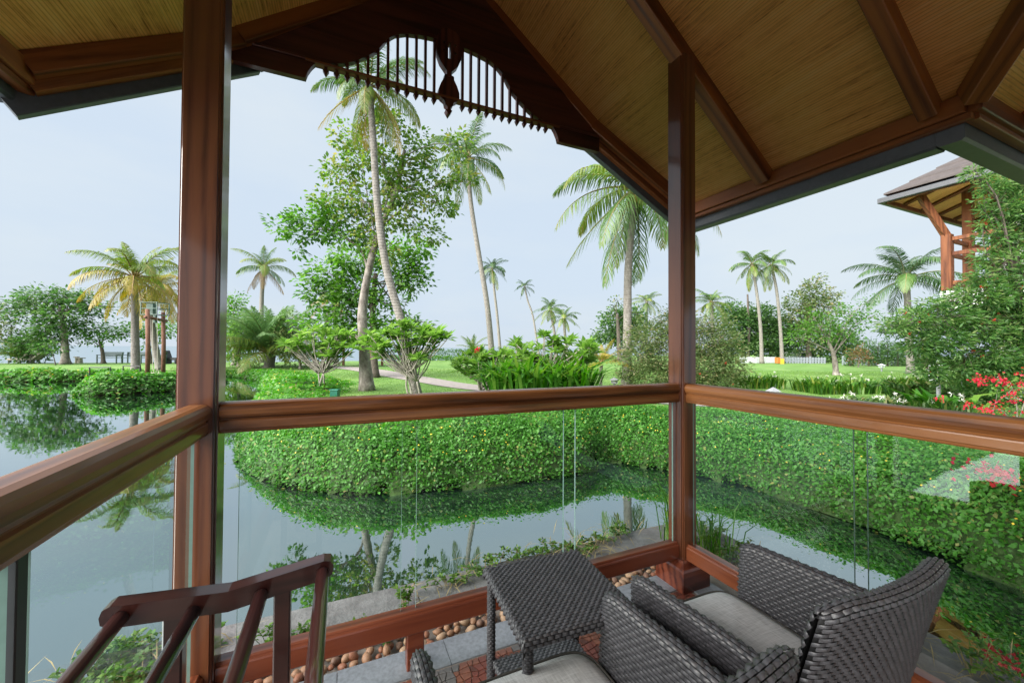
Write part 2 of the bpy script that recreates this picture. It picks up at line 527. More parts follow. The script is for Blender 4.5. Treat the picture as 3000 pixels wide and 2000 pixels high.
def water_material():
    m, t, o = newmat('pond_water')
    dif = N(t, 'ShaderNodeBsdfDiffuse'); 
    g = N(t, 'ShaderNodeNewGeometry')
    nn = N(t, 'ShaderNodeTexNoise', Scale=0.5, Detail=3.0)
    t.links.new(g.outputs['Position'], nn.inputs['Vector'])
    r = ramp_node(t, [(0.35, (0.006, 0.015, 0.010)), (0.7, (0.010, 0.021, 0.015))])
    t.links.new(nn.outputs['Fac'], r.inputs['Fac']); t.links.new(r.outputs['Color'], dif.inputs['Color'])
    gl = N(t, 'ShaderNodeBsdfGlossy', Roughness=0.015)
    gl.inputs['Color'].default_value = (0.87, 0.95, 0.97, 1)
    n1 = N(t, 'ShaderNodeTexNoise', Scale=2.2, Detail=2.0)
    n2 = N(t, 'ShaderNodeTexNoise', Scale=16.0, Detail=2.0)
    for n in (n1, n2): t.links.new(g.outputs['Position'], n.inputs['Vector'])
    ad = N(t, 'ShaderNodeMath', operation='MULTIPLY_ADD')
    t.links.new(n2.outputs['Fac'], ad.inputs[0]); ad.inputs[1].default_value = 0.10; t.links.new(n1.outputs['Fac'], ad.inputs[2])
    b = N(t, 'ShaderNodeBump', Strength=0.018, Distance=0.05)
    t.links.new(ad.outputs[0], b.inputs['Height'])
    t.links.new(b.outputs['Normal'], gl.inputs['Normal'])
    lw = N(t, 'ShaderNodeFresnel', IOR=2.3)
    t.links.new(b.outputs['Normal'], lw.inputs['Normal'])
    mr = N(t, 'ShaderNodeMapRange'); mr.inputs['From Min'].default_value = 0.15; mr.inputs['From Max'].default_value = 0.62
    mr.inputs['To Min'].default_value = 0.40; mr.inputs['To Max'].default_value = 0.92
    t.links.new(lw.outputs['Fac'], mr.inputs['Value'])
    mx = N(t, 'ShaderNodeMixShader')
    t.links.new(mr.outputs['Result'], mx.inputs[0])
    t.links.new(dif.outputs[0], mx.inputs[1]); t.links.new(gl.outputs[0], mx.inputs[2])
    t.links.new(mx.outputs[0], o.inputs['Surface'])
    return m
M_WATER = water_material()
tag(MB().add([(-5000,-400,ZW),(5000,-400,ZW),(5000,5000,ZW),(-5000,5000,ZW)], [(0,1,2,3)]).build('water', M_WATER), 'still green pond water running out to the open lake', kind='structure')

# garden path
pc = np.array([(-2.2,33.5),(-.9,29.0),(1.2,24.3),(2.25,19.8),(2.95,16.7),(3.75,13.6),(4.7,11.2),(6.2,8.8),(8.5,6.6),(12,5)])
pw = np.array([.75,.78,.8,.72,.66,.62,.6,.6,.6,.6])
tt = np.linspace(0, len(pc)-1, 70); i0 = np.clip(tt.astype(int), 0, len(pc)-2); fr = (tt-i0)[:, None]
def catmull(P, i0, fr):
    n = len(P); a = P[np.clip(i0-1, 0, n-1)]; b = P[i0]; c = P[np.clip(i0+1, 0, n-1)]; d = P[np.clip(i0+2, 0, n-1)]
    return 0.5*((2*b)+(-a+c)*fr+(2*a-5*b+4*c-d)*fr**2+(-a+3*b-3*c+d)*fr**3)
PC = catmull(pc, i0, fr); PW = np.interp(tt, range(len(pw)), pw)
tg = unit(np.gradient(PC, axis=0)); nn_ = np.stack([-tg[:, 1], tg[:, 0]], -1)
Lp = PC+nn_*PW[:, None]; Rp = PC-nn_*PW[:, None]
mb = MB(); Vp = []
for i in range(len(PC)):
    for q in (Lp[i], PC[i], Rp[i]):
        Vp.append((q[0], q[1], float(lawn_z(q[0], q[1]))+0.022))
mb.add(Vp, [f for i in range(len(PC)-1) for f in ((3*i+1, 3*i+4, 3*i+3, 3*i), (3*i+2, 3*i+5, 3*i+4, 3*i+1))])
M_PATH = plain('path_pavers', (0.30, 0.265, 0.25), 0.9, 0.22, 7, 0.4, 40)
tag(mb.build('path', M_PATH), 'pale grey garden path crossing the lawn', kind='structure')

# ---- creeping groundcover on the banks: dark undergrowth body + leaves + yellow flowers, nobody could count it
cell = np.stack([GX, GY], -1)
md = GD
mw = mound_w(GX, GY)
mask = (md > -0.22) & (md < mw+0.1) & (GX > -40) & (GX < 9) & (GY > -4) & (GY < 30)
MZ = np.where(mask, mound_z(GX, GY, md)-0.035, 0)
fm = mask[:-1, :-1] & mask[:-1, 1:] & mask[1:, 1:] & mask[1:, :-1]
Fm = np.stack([idx[:-1, :-1], idx[:-1, 1:], idx[1:, 1:], idx[1:, :-1]], -1)[fm]
used, inv = np.unique(Fm, return_inverse=True)
Vm = np.stack([GX, GY, MZ], -1).reshape(-1, 3)[used]
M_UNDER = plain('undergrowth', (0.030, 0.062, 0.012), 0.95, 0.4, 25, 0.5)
def mound_normal(x, y, d):
    e = 0.06
    zx = (mound_z(x+e, y, sdist(x+e, y))-mound_z(x-e, y, sdist(x-e, y)))/(2*e)
    zy = (mound_z(x, y+e, sdist(x, y+e))-mound_z(x, y-e, sdist(x, y-e)))/(2*e)
    return unit(np.stack([-zx, -zy, np.ones_like(zx)], -1))
parts = []; fl = []
def cover(x0, x1, y0, y1, dens, sz, name_seed):
    n = int((x1-x0)*(y1-y0)*dens)
    x = rng.uniform(x0, x1, n); y = rng.uniform(y0, y1, n)
    d = sdist(x, y); k = (d > -0.15) & (d < mound_w(x, y)*(1+0.06*rng.normal(size=n)))
    x, y, d = x[k], y[k], d[k]
    # more leaves on the steep front face
    rep = (d < 0.55)
    x = np.concatenate([x, x[rep]+rng.normal(0, .05, rep.sum()), x[rep]+rng.normal(0, .05, rep.sum())]); y = np.concatenate([y, y[rep]+rng.normal(0, .05, rep.sum()), y[rep]+rng.normal(0, .05, rep.sum())])
    d = sdist(x, y)
    k = d > -0.17; x, y, d = x[k], y[k], d[k]
    dist = depth(np.stack([x, y, np.zeros_like(x)], -1))
    z = mound_z(x, y, d)
    nrm = mound_normal(x, y, d)
    n = len(x)
    P = np.stack([x, y, z], -1)+nrm*rng.uniform(-.05, .03, (n, 1))
    nl = unit(nrm+0.75*rdir(n)+np.array([0, 0, .35]))
    t = rdir(n); t = unit(t-nl*np.sum(t*nl, 1, keepdims=True)+nrm*0.25)
    shoot = rng.random(n) < .05                       # stray shoots stand out of the mat
    P = P+shoot[:, None]*(nrm*.6+np.array([0, 0, .6]))*rng.uniform(.02, .10, (n, 1))
    L = sz*rng.uniform(.55, 1.5, n)
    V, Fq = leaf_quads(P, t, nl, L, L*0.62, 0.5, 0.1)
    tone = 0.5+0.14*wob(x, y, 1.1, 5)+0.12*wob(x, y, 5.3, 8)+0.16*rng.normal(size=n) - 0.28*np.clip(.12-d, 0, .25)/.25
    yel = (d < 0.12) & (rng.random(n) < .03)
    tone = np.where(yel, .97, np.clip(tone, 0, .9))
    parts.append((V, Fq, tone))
    # flowers
    nf = int(n*0.006)
    j = rng.choice(n, nf, replace=False); j = j[d[j] > .05]
    fl.append((P[j]+nrm[j]*0.05, nrm[j], sz*0.5))
cover(-1.9, 3.9, 4.3, 9.6, 2500, 0.039, 0)
cover(3.4, 8.2, 0.6, 7.6, 2900, 0.035, 1)
cover(-2.6, 1.6, 9.6, 17, 420, 0.085, 2)
cover(-4.4, 0.6, 17, 27, 240, 0.11, 3)
cover(-10.5, -4.6, 17, 27, 300, 0.10, 4)
cover(-24, -9.5, 24.6, 27.6, 200, 0.13, 5)
V, Fq, R = cat_vf(parts)
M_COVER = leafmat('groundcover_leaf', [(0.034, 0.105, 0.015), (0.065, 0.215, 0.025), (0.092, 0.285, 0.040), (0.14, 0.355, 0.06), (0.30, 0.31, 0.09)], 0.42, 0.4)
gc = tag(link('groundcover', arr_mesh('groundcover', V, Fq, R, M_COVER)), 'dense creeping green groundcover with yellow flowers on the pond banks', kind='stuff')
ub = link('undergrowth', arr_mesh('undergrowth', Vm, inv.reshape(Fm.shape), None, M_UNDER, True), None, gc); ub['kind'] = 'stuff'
FP = np.concatenate([a for a, b, c in fl]); FN = np.concatenate([b for a, b, c in fl]); FS = np.concatenate([np.full(len(a), c) for a, b, c in fl])
V, Fq = leaf_quads(FP, unit(np.cross(FN, rdir(len(FP)))), unit(FN+.5*rdir(len(FP))), FS, FS*1.1, .5, -.1)
M_YFLOWER = plain('yellow_petal', (0.75, 0.52, 0.03), 0.6, 0.1, 5)
fo = link('blossoms', arr_mesh('blossoms', V, Fq, None, M_YFLOWER), None, gc); fo['kind'] = 'stuff'

# ---- lawn grass blades near enough to tell
def grass(n, D0, D1, sz):
    px = rng.uniform(500, 2950, n*3); D = D0*np.exp(rng.uniform(0, math.log(D1/D0), n*3))
    a = ((px-1500)[:, None]*CR+FOC*CF)/FOC
    P = CAM+a*D[:, None]
    x, y = P[:, 0], P[:, 1]; d = sdist(x, y)
    k = d > mound_w(x, y)*0.9
    dp = np.min(np.hypot(x[:, None]-PC[None, ::2, 0], y[:, None]-PC[None, ::2, 1]), axis=1)
    k &= dp > .85
    x, y, D = x[k][:n], y[k][:n], D[k][:n]; n = len(x)
    z = lawn_z(x, y)
    s = sz*np.maximum(1, D/13)
    b = np.stack([x, y, z], -1); an = rng.uniform(0, 2*pi, n)
    w = np.stack([np.cos(an), np.sin(an), np.zeros(n)], -1)*(s*.16)[:, None]
    tip = b+np.stack([rng.normal(0, .35, n)*s, rng.normal(0, .35, n)*s, s*rng.uniform(.6, 1.1, n)], -1)
    return np.stack([b-w, b+w, tip], 1).reshape(-1, 3), np.arange(3*n).reshape(n, 3), np.clip(.5+.2*rng.normal(size=n)+.2*wob(x, y, .8), 0, 1)
V, Fq, R = grass(80000, 7, 24, 0.034)
M_GRASS = leafmat('grass_blade', [(0.10, 0.20, 0.03), (0.15, 0.29, 0.05), (0.21, 0.34, 0.075)], 0.25, 0.6, 0.2)
tag(link('grass', arr_mesh('grass', V, Fq, R, M_GRASS)), 'short mown grass blades on the lawn', kind='stuff')

# a few leaves that have dropped on the water by the bank
n = 900
x = rng.uniform(-2.2, 5, n); y = rng.uniform(.8, 9, n); d = sdist(x, y)
k = (d < -.12) & (d > -.12-rng.exponential(.22, n)); x, y = x[k], y[k]; n = len(x)
P = np.stack([x, y, np.full(n, ZW+.006)], -1); an = rng.uniform(0, 6.28, n)
V, Fq = leaf_quads(P, np.stack([np.cos(an), np.sin(an), np.zeros(n)], -1), np.tile(np.array([0, 0, 1.]), (n, 1)), rng.uniform(.02, .05, n), rng.uniform(.012, .03, n), .5, 0)
tag(link('fallen_leaves', arr_mesh('fallen_leaves', V, Fq, rng.uniform(.2, 1, n), M_COVER)), 'small fallen leaves floating beside the planted bank', kind='stuff')

# ================================================================== THE VERANDA
P1 = (-0.545, -0.418, 1.765, 1.885)
P2 = (1.912, 2.035, 1.760, 1.885)
SL = 0.78                                   # roof slope
XC = 0.748                                  # ridge
def zr(x): return 2.706 + SL*(2.80-x)       # ceiling, slope facing the pond's right arm
XE_L = 2*XC - 2.80
def zl(x): return 2.706 + SL*(x-XE_L)
def zrb(x): return zr(x)-0.122              # underside of the rafters

def post(P, label, ztop, plinth_h):
    x0, x1, y0, y1 = P
    t = thing('veranda_post', ((x0+x1)/2, (y0+y1)/2, 0), label, 'post')
    c, d = 0.013, 0.005
    pr = []
    for (cx, cy_, sx, sy) in ((x0, y0, 1, 1), (x1, y0, -1, 1), (x1, y1, -1, -1), (x0, y1, 1, -1)):
        q = [(cx, cy_+sy*c), (cx+sx*d, cy_+sy*c), (cx+sx*d, cy_+sy*(d+.003)), (cx+sx*(d+.003), cy_+sy*d), (cx+sx*c, cy_+sy*d), (cx+sx*c, cy_)]
        if sx*sy < 0: q = q[::-1]
        pr += q
    MB().prism(pr, 2, 0, 1, 0.0, ztop).build('shaft', W_POST, t, recalc=True)
    e = 0.048
    prof = [(0, 0), (e, 0), (e, plinth_h-.05), (e-.006, plinth_h-.03), (.016, plinth_h-.006), (.012, plinth_h), (0, plinth_h)]
    m = MB(); V = []
    for (ox, z) in ((e, 0.0), (e, plinth_h-.048), (e-.006, plinth_h-.034), (.020, plinth_h-.012), (.012, plinth_h), (0.002, plinth_h)):
        V += [(x0-ox, y0-ox, z), (x1+ox, y0-ox, z), (x1+ox, y1+ox, z), (x0-ox, y1+ox, z)]
    Fq = [(4*i+k, 4*i+(k+1) % 4, 4*i+4+(k+1) % 4, 4*i+4+k) for i in range(5) for k in range(4)]+[(20, 21, 22, 23), (3, 2, 1, 0)]
    m.add(V, Fq).build('plinth', W_LOWX, t)
    return t
post(P1, 'thick dark mahogany post where the railing meets the drying rack', 3.35, 0.20)
post(P2, 'slimmer brown mahogany corner post with square plinth behind the wicker chairs', 3.29, 0.17)

ZR0, ZR1 = 1.121, 1.237
RAILP = [(.020, 1.237), (.034, 1.232), (.043, 1.222), (.047, 1.207), (.045, 1.192), (.038, 1.181), (.031, 1.176), (.030, 1.171), (.037, 1.167), (.038, 1.162),
         (.038, 1.136), (.034, 1.132), (.033, 1.126), (.030, 1.121)]
LOWP = [(.022, .262), (.026, .257), (.027, .250), (.033, .246), (.036, .240), (.036, .170), (.033, .165)]
def sym(pf, c):
    return [(c+a, b) for a, b in pf]+[(c-a, b) for a, b in reversed(pf)]
def glass_material():
    m, t, o = newmat('railing_glass')
    tr = N(t, 'ShaderNodeBsdfTransparent'); tr.inputs['Color'].default_value = (0.915, 0.972, 0.945, 1)
    gl = N(t, 'ShaderNodeBsdfGlossy', Roughness=0.01); gl.inputs['Color'].default_value = (0.85, 0.95, 0.95, 1)
    fr = N(t, 'ShaderNodeFresnel', IOR=1.52)
    gg = N(t, 'ShaderNodeNewGeometry'); mi = N(t, 'ShaderNodeMix')      # same reflectance from either side of the sheet
    mi.inputs[2].default_value = 1.52; mi.inputs[3].default_value = 1/1.52
    t.links.new(gg.outputs['Backfacing'], mi.inputs[0]); t.links.new(mi.outputs[0], fr.inputs['IOR'])
    mx = N(t, 'ShaderNodeMixShader')
    t.links.new(fr.outputs[0], mx.inputs[0]); t.links.new(tr.outputs[0], mx.inputs[1]); t.links.new(gl.outputs[0], mx.inputs[2])
    t.links.new(mx.outputs[0], o.inputs['Surface'])
    return m
M_GLASS = glass_material()
M_GEDGE = plain('glass_edge', (0.17, 0.27, 0.24), 0.15, 0.1, 30, spec=0.8)
def pane(parent, ax, c, t0, t1):
    z0, z1 = 0.252, 1.128
    h = .005
    m = MB()
    def q(t, s, z):
        return (t, c+s*h, z) if ax == 0 else (c+s*h, t, z)
    V = [q(t0, -1, z0), q(t1, -1, z0), q(t1, -1, z1), q(t0, -1, z1), q(t0, 1, z0), q(t1, 1, z0), q(t1, 1, z1), q(t0, 1, z1)]
    m.add(V, [(0, 1, 2, 3)], 0)
    m.add(V, [(0, 4, 7, 3), (1, 2, 6, 5), (3, 7, 6, 2), (0, 1, 5, 4)], 1)
    m.build('glass_pane', [M_GLASS, M_GEDGE], parent)
# front railing
fy = 1.825
t = thing('glass_railing', (0.75, fy, 0), 'glass railing with moulded wooden handrail running between the two posts', 'railing')
MB().prism(sym(RAILP, fy), 0, 1, 2, P1[1]+.001, P2[0]-.001).build('handrail', W_RAILX, t)
MB().prism(sym(LOWP, fy), 0, 1, 2, P1[1]+.001, P2[0]-.001).build('bottom_rail', W_LOWX, t)
MB().cbox((.285, fy-.028, .003), (.362, fy+.028, .166)).build('foot_block', W_LOWX, t)
for a, b in ((-.358, .259), (.325, 1.108), (1.182, 1.895)): pane(t, 0, fy, a, b)
# right railing, along the side arm of the pond
rx = (P2[0]+P2[1])/2
t = thing('glass_railing', (rx, .3, 0), 'glass railing with moulded handrail beside the armchairs facing the hedge bank', 'railing')
MB().prism(sym(RAILP, rx), 1, 0, 2, -1.3, P2[2]-.001).build('handrail', W_RAILY, t)
MB().prism(sym(LOWP, rx), 1, 0, 2, -1.3, P2[2]-.001).build('bottom_rail', W_LOWY, t)
for y in (.9, -.4): MB().cbox((rx-.028, y-.035, .003), (rx+.028, y+.035, .166)).build('foot_block', W_LOWY, t)
for a, b in ((.924, 1.735), (-.02, .878), (-1.2, -.08)): pane(t, 1, rx, a, b)
# left railing, towards the camera
lx = (P1[0]+P1[1])/2
t = thing('glass_railing', (lx, .3, 0), 'glass railing with polished orange brown handrail over open water beside the drying rack', 'railing')
MB().prism(sym(RAILP, lx), 1, 0, 2, -1.3, P1[2]-.001).build('handrail', W_RAILY, t)
MB().prism(sym(LOWP, lx), 1, 0, 2, -1.3, P1[2]-.001).build('bottom_rail', W_LOWY, t)
for y in (1.0, -.2): MB().cbox((lx-.028, y-.035, .003), (lx+.028, y+.035, .166)).build('foot_block', W_LOWY, t)
for a, b in ((.935, 1.735), (-.2, .885)): pane(t, 1, lx, a, b)
MB().cbox((lx-.008, .899, .25), (lx+.008, .925, 1.125), .002).build('metal_upright', M_METAL, t)

# ---- roof
def bamboo(name, across):
    m, t, o = newmat(name)
    p = N(t, 'ShaderNodeBsdfPrincipled', Roughness=0.6)
    p.inputs['Specular IOR Level'].default_value = 0.25
    tcn = N(t, 'ShaderNodeTexCoord')
    def noise(sa, sl, det, rough=.6):
        mp_ = N(t, 'ShaderNodeMapping')
        mp_.inputs['Scale'].default_value = (sa, sl, 1) if across == 0 else (sl, sa, 1)
        # height is fixed by the slope, so it must not add a second stripe
        t.links.new(flat.outputs[0], mp_.inputs['Vector'])
        n = N(t, 'ShaderNodeTexNoise', Scale=1.0, Detail=det, Roughness=rough)
        t.links.new(mp_.outputs['Vector'], n.inputs['Vector'])
        return n
    flat = N(t, 'ShaderNodeVectorMath', operation='MULTIPLY'); flat.inputs[1].default_value = (1, 1, 0)
    t.links.new(tcn.outputs['Object'], flat.inputs[0])
    fine = noise(105, 1.6, 5, .75); broad = noise(9, .8, 4); blot = noise(2.2, 1.6, 3); knots = noise(60, 16, 2)
    mx = N(t, 'ShaderNodeMath', operation='MULTIPLY_ADD'); t.links.new(broad.outputs['Fac'], mx.inputs[0]); mx.inputs[1].default_value = .55
    t.links.new(fine.outputs['Fac'], mx.inputs[2])
    m2 = N(t, 'ShaderNodeMath', operation='MULTIPLY_ADD'); t.links.new(blot.outputs['Fac'], m2.inputs[0]); m2.inputs[1].default_value = .35
    t.links.new(mx.outputs[0], m2.inputs[2])
    m3 = N(t, 'ShaderNodeMath', operation='MULTIPLY_ADD'); t.links.new(knots.outputs['Fac'], m3.inputs[0]); m3.inputs[1].default_value = .30
    t.links.new(m2.outputs[0], m3.inputs[2])
    r = ramp_node(t, [(.70, (.055, .030, .010)), (.90, (.155, .090, .028)), (1.02, (.235, .145, .048)), (1.0, (.30, .20, .075))])
    mr = N(t, 'ShaderNodeMapRange'); mr.inputs['From Min'].default_value = .86; mr.inputs['From Max'].default_value = 1.32
    t.links.new(m3.outputs[0], mr.inputs['Value'])
    r = ramp_node(t, [(.05, (.30, .12, .032)), (.24, (.70, .34, .10)), (.55, (.90, .48, .155)), (.92, (.93, .56, .22))])
    t.links.new(mr.outputs['Result'], r.inputs['Fac'])
    t.links.new(r.outputs['Color'], p.inputs['Base Color'])
    # the reeds themselves: fine regular ribs
    wv = N(t, 'ShaderNodeTexWave', Scale=1.0, Distortion=.35, Detail=1.0); wv.bands_direction = 'X' if across == 0 else 'Y'
    mpw = N(t, 'ShaderNodeMapping'); mpw.inputs['Scale'].default_value = (26, .6, 1) if across == 0 else (.6, 26, 1)
    t.links.new(flat.outputs[0], mpw.inputs['Vector']); t.links.new(mpw.outputs['Vector'], wv.inputs['Vector'])
    rw = ramp_node(t, [(.0, (.62, .55, .48)), (.35, (1, 1, 1)), (1.0, (1, 1, 1))]); t.links.new(wv.outputs['Fac'], rw.inputs['Fac'])
    mw = N(t, 'ShaderNodeMix', data_type='RGBA', blend_type='MULTIPLY'); mw.inputs[0].default_value = .7
    t.links.new(r.outputs['Color'], mw.inputs[6]); t.links.new(rw.outputs['Color'], mw.inputs[7]); t.links.new(mw.outputs[2], p.inputs['Base Color'])
    b = N(t, 'ShaderNodeBump', Strength=0.5, Distance=0.006)
    t.links.new(fine.outputs['Fac'], b.inputs['Height']); t.links.new(b.outputs['Normal'], p.inputs['Normal'])
    t.links.new(p.outputs['BSDF'], o.inputs['Surface'])
    return m
M_BAMX, M_BAMY = bamboo('bamboo_matting', 0), bamboo('bamboo_matting_wing', 1)
roof = thing('veranda_roof', (XC, 0, 3.0), 'pitched veranda roof lined with bamboo matting between mahogany rafters', 'roof')
def slab(name, pts, zf, h0, h1, mat):
    n = len(pts); m = MB()
    V = [(x, y, zf(x, y)+h0) for x, y in pts]+[(x, y, zf(x, y)+h1) for x, y in pts]
    m.add(V, [tuple(range(n)), tuple(range(2*n-1, n-1, -1))]+[(i, n+i, n+(i+1) % n, (i+1) % n) for i in range(n)])
    return m.build(name, mat, roof, recalc=True)
YV = 0.80
ER = [(2.80, 2.52), (1.95, 2.76), (XC, 2.82)]                # ends of the right slope over the gable
EL = [(XE_L, 2.44), (-.58, 2.72), (XC, 2.82)]
FR = lambda x, y: zr(x)
FL = lambda x, y: zl(x)
FW = lambda x, y: 2.706+SL*(YV-y)
FB = lambda x, y: zr(XC)-SL*(YV-(2.80-XC)-y)
YR = YV-(2.80-XC)
pr_ = [(2.80, YV)]+ER+[(XC, YR)]
pl_ = [(XE_L, -4.5), (XC, -4.5)]+EL[::-1]  # carried back out of view to block the sun
pw_ = [(2.80, YV), (XC, YR), (8, YR), (8, YV)]
pb_ = [(XC, YR), (XC, -4.5), (8, -4.5), (8, YR)]  # unseen rear slope, added to keep the veranda shaded
slab('bamboo_ceiling', pr_, FR, 0, .02, M_BAMX)
slab('bamboo_ceiling', pl_, FL, 0, .02, M_BAMX)
slab('bamboo_ceiling', pw_, FW, 0, .02, M_BAMY)
slab('bamboo_ceiling', pb_, FB, 0, .02, M_BAMY)
grow = lambda q, dx, dy: [(x+dx*(1 if x > XC else -1 if x < XC else 0), y+(dy if y > 1.5 else 0)) for x, y in q]
slab('roof_covering', [(2.92, YV+.12)]+[(2.92, 2.66), (1.98, 2.92), (XC, 2.98)]+[(XC, YR)], FR, .05, .16, M_TILE)
slab('roof_covering', [(XE_L-.12, -4.5), (XC, -4.5)]+[(XC, 2.98), (-.6, 2.90), (XE_L-.12, 2.58)], FL, .05, .16, M_TILE)
slab('roof_covering', [(2.92, YV+.12), (XC, YR), (8, YR), (8, YV+.12)], FW, .05, .16, M_TILE)
slab('roof_covering', pb_, FB, .05, .16, M_TILE)
def beam(p, q, w, h, name, mat, up=0.0):
    """timber from p to q (its top centre line), built along its own local x axis"""
    p, q = np.array(p, float), np.array(q, float)
    L = np.linalg.norm(q-p)
    c = .005
    me_ = MB().prism([(-w/2+c, -h), (w/2-c, -h), (w/2, -h+c), (w/2, 0), (-w/2, 0), (-w/2, -h+c)], 0, 1, 2, -L/2, L/2).mesh(name, [mat])
    d = (q-p)/L
    s = np.cross([0, 0, 1.], d); s /= np.linalg.norm(s)
    u = np.cross(d, s)
    o = link(name, me_, None, roof)
    c0 = (p+q)/2
    pl = Vector(roof.location)
    o.matrix_local = Matrix(((d[0], s[0], u[0], c0[0]-pl[0]), (d[1], s[1], u[1], c0[1]-pl[1]), (d[2], s[2], u[2], c0[2]-pl[2]), (0, 0, 0, 1)))
    return o
RD = 0.096                                   # rafter depth, measured square to the slope
for y in (1.812,):
    beam((2.795, y, zr(2.795)), (XC+.03, y, zr(XC+.03)), .094, RD, 'rafter', W_RAFT)
    beam((XE_L+.005, y, zl(XE_L+.005)), (XC-.03, y, zl(XC-.03)), .10, RD, 'rafter', W_RAFT)
beam((2.795, .955, zr(2.795)), (XC+.03, .955, zr(XC+.03)), .075, RD, 'rafter', W_RAFT)
for y in (.5, -.8): beam((XE_L+.005, y, zl(XE_L+.005)), (XC-.03, y, zl(XC-.03)), .10, RD, 'rafter', W_RAFT)
beam((2.79, YV-.01+.04, FR(2.79, 0)+.008), (XC, YR+.03, zr(XC)+.008), .085, RD+.02, 'valley_rafter', W_RAFT)
for x in (3.35, 4.6, 5.9): beam((x, YV-.005, FW(x, YV-.005)), (x, YR, FW(x, YR)), .10, RD, 'rafter', W_RAFT)
beam((XC, 2.80, zr(XC)+.02), (XC, -4.4, zr(XC)+.02), .12, .16, 'ridge_beam', W_BEAMY)
# eaves: beam, moulding, gutter
MB().cbox((2.765, YV+.035, 2.612), (2.815, 2.56, 2.704)).build('eave_beam', W_BEAMY, roof)
MB().cbox((2.785, YV+.02, 2.582), (2.835, 2.58, 2.611)).build('eave_moulding', W_BEAMY, roof)
MB().cbox((2.80, YV-.015, 2.612), (8, YV+.033, 2.704)).build('eave_beam', W_BEAMX, roof)
MB().cbox((2.836, YV+.005, 2.582), (8, YV+.053, 2.611)).build('eave_moulding', W_BEAMX, roof)
def gutter(name, lo, hi):
    MB().cbox(lo, hi, .012).build(name, M_GUTTER, roof)
gutter('gutter', (2.838, YV+.16, 2.505), (2.945, 2.66, 2.60))
gutter('gutter', (2.838, YV+.055, 2.504), (8, YV+.159, 2.599))
MB().cbox((XE_L-.015, -4.5, 2.612), (XE_L+.035, 2.46, 2.704)).build('eave_beam', W_BEAMY, roof)
MB().cbox((XE_L-.035, -4.5, 2.582), (XE_L+.015, 2.48, 2.611)).build('eave_moulding', W_BEAMY, roof)
gutter('gutter', (XE_L-.145, -4.5, 2.535), (XE_L-.038, 2.50, 2.63))
# barge timbers following the gable edge, with a dark drip board outside
for E_, zf in ((ER, zr), (EL, zl)):
    for i in range(2):
        (xa, ya), (xb, yb) = E_[i], E_[i+1]
        ex = .035 if i == 0 else 0.0                       # run past the eave so the corner closes
        sx = 1 if xa > XC else -1
        f0, f1, f2 = xa, xa+sx*ex, xa+sx*ex*4.0
        dy = (yb-ya)/(xb-xa)
        beam((f0, ya-.045, zf(f0)+.004), (xb, yb-.045, zf(xb)+.004), .07, .088, 'barge_beam', W_BEAMX)
        beam((f1, ya+.012+dy*(f1-xa), zf(f1)+.001), (xb, yb+.012, zf(xb)+.001), .05, .118, 'barge_moulding', W_RAFT)
        beam((f2, ya+.066+dy*(f2-xa), zf(f2)+.02), (xb, yb+.066, zf(xb)+.02), .055, .178, 'drip_board', M_GUTTER)

# ---- fretwork hanging in the gable
FX, FY0, FY1 = 0.683, 2.695, 2.735
fw = thing('gable_fretwork', (FX, 2.71, 3.1), 'dark carved gable screen with hanging spindles and central pendant', 'fretwork')
def cut_shape(name, loops, y0, y1, mat, parent, bevel=0.0):
    """flat carved piece in the XZ plane from outer and inner loops"""
    cu = bpy.data.curves.new(name, 'CURVE'); cu.dimensions = '2D'; cu.fill_mode = 'BOTH'
    cu.extrude = (y1-y0)/2
    for lp in loops:
        s = cu.splines.new('POLY'); s.points.add(len(lp)-1)
        for p, (a, b) in zip(s.points, lp): p.co = (a, b, 0, 1)
        s.use_cyclic_u = True
    tmp = bpy.data.objects.new(name+'_tmp', cu); COL.objects.link(tmp)
    dg = bpy.context.evaluated_depsgraph_get()
    me = bpy.data.meshes.new_from_object(tmp.evaluated_get(dg))
    bpy.data.objects.remove(tmp); bpy.data.curves.remove(cu)
    n = len(me.vertices); co = np.zeros(n*3); me.vertices.foreach_get('co', co); co = co.reshape(-1, 3)
    W = np.stack([co[:, 0], (y0+y1)/2-co[:, 2], co[:, 1]], -1); c = W.mean(0)
    me.vertices.foreach_set('co', (W-c).ravel().astype(np.float32)); me.update()
    me.name = name
    me.materials.clear()
    return link(name, me, mat, parent, c)
half = [(.905, 3.110), (.893, 3.150), (.872, 3.190), (.848, 3.222), (.80, 3.235), (.70, 3.262), (.64, 3.292), (.565, 3.345), (.505, 3.395), (.462, 3.450), (.425, 3.510), (.37, 3.560), (.30, 3.592), (.2, 3.612), (.09, 3.625)]
bl = [(FX-a, b) for a, b in half]
br = [(FX+a, b) for a, b in reversed(half)]
top = [(1.98, 3.110), (1.98, zr(1.98)-.09), (XC, zr(XC)-.12), (-.60, zl(-.60)-.09), (-.60, 3.110)]
cut_shape('fret_board', [bl+br+top], FY0, FY1, W_DARKX, fw)
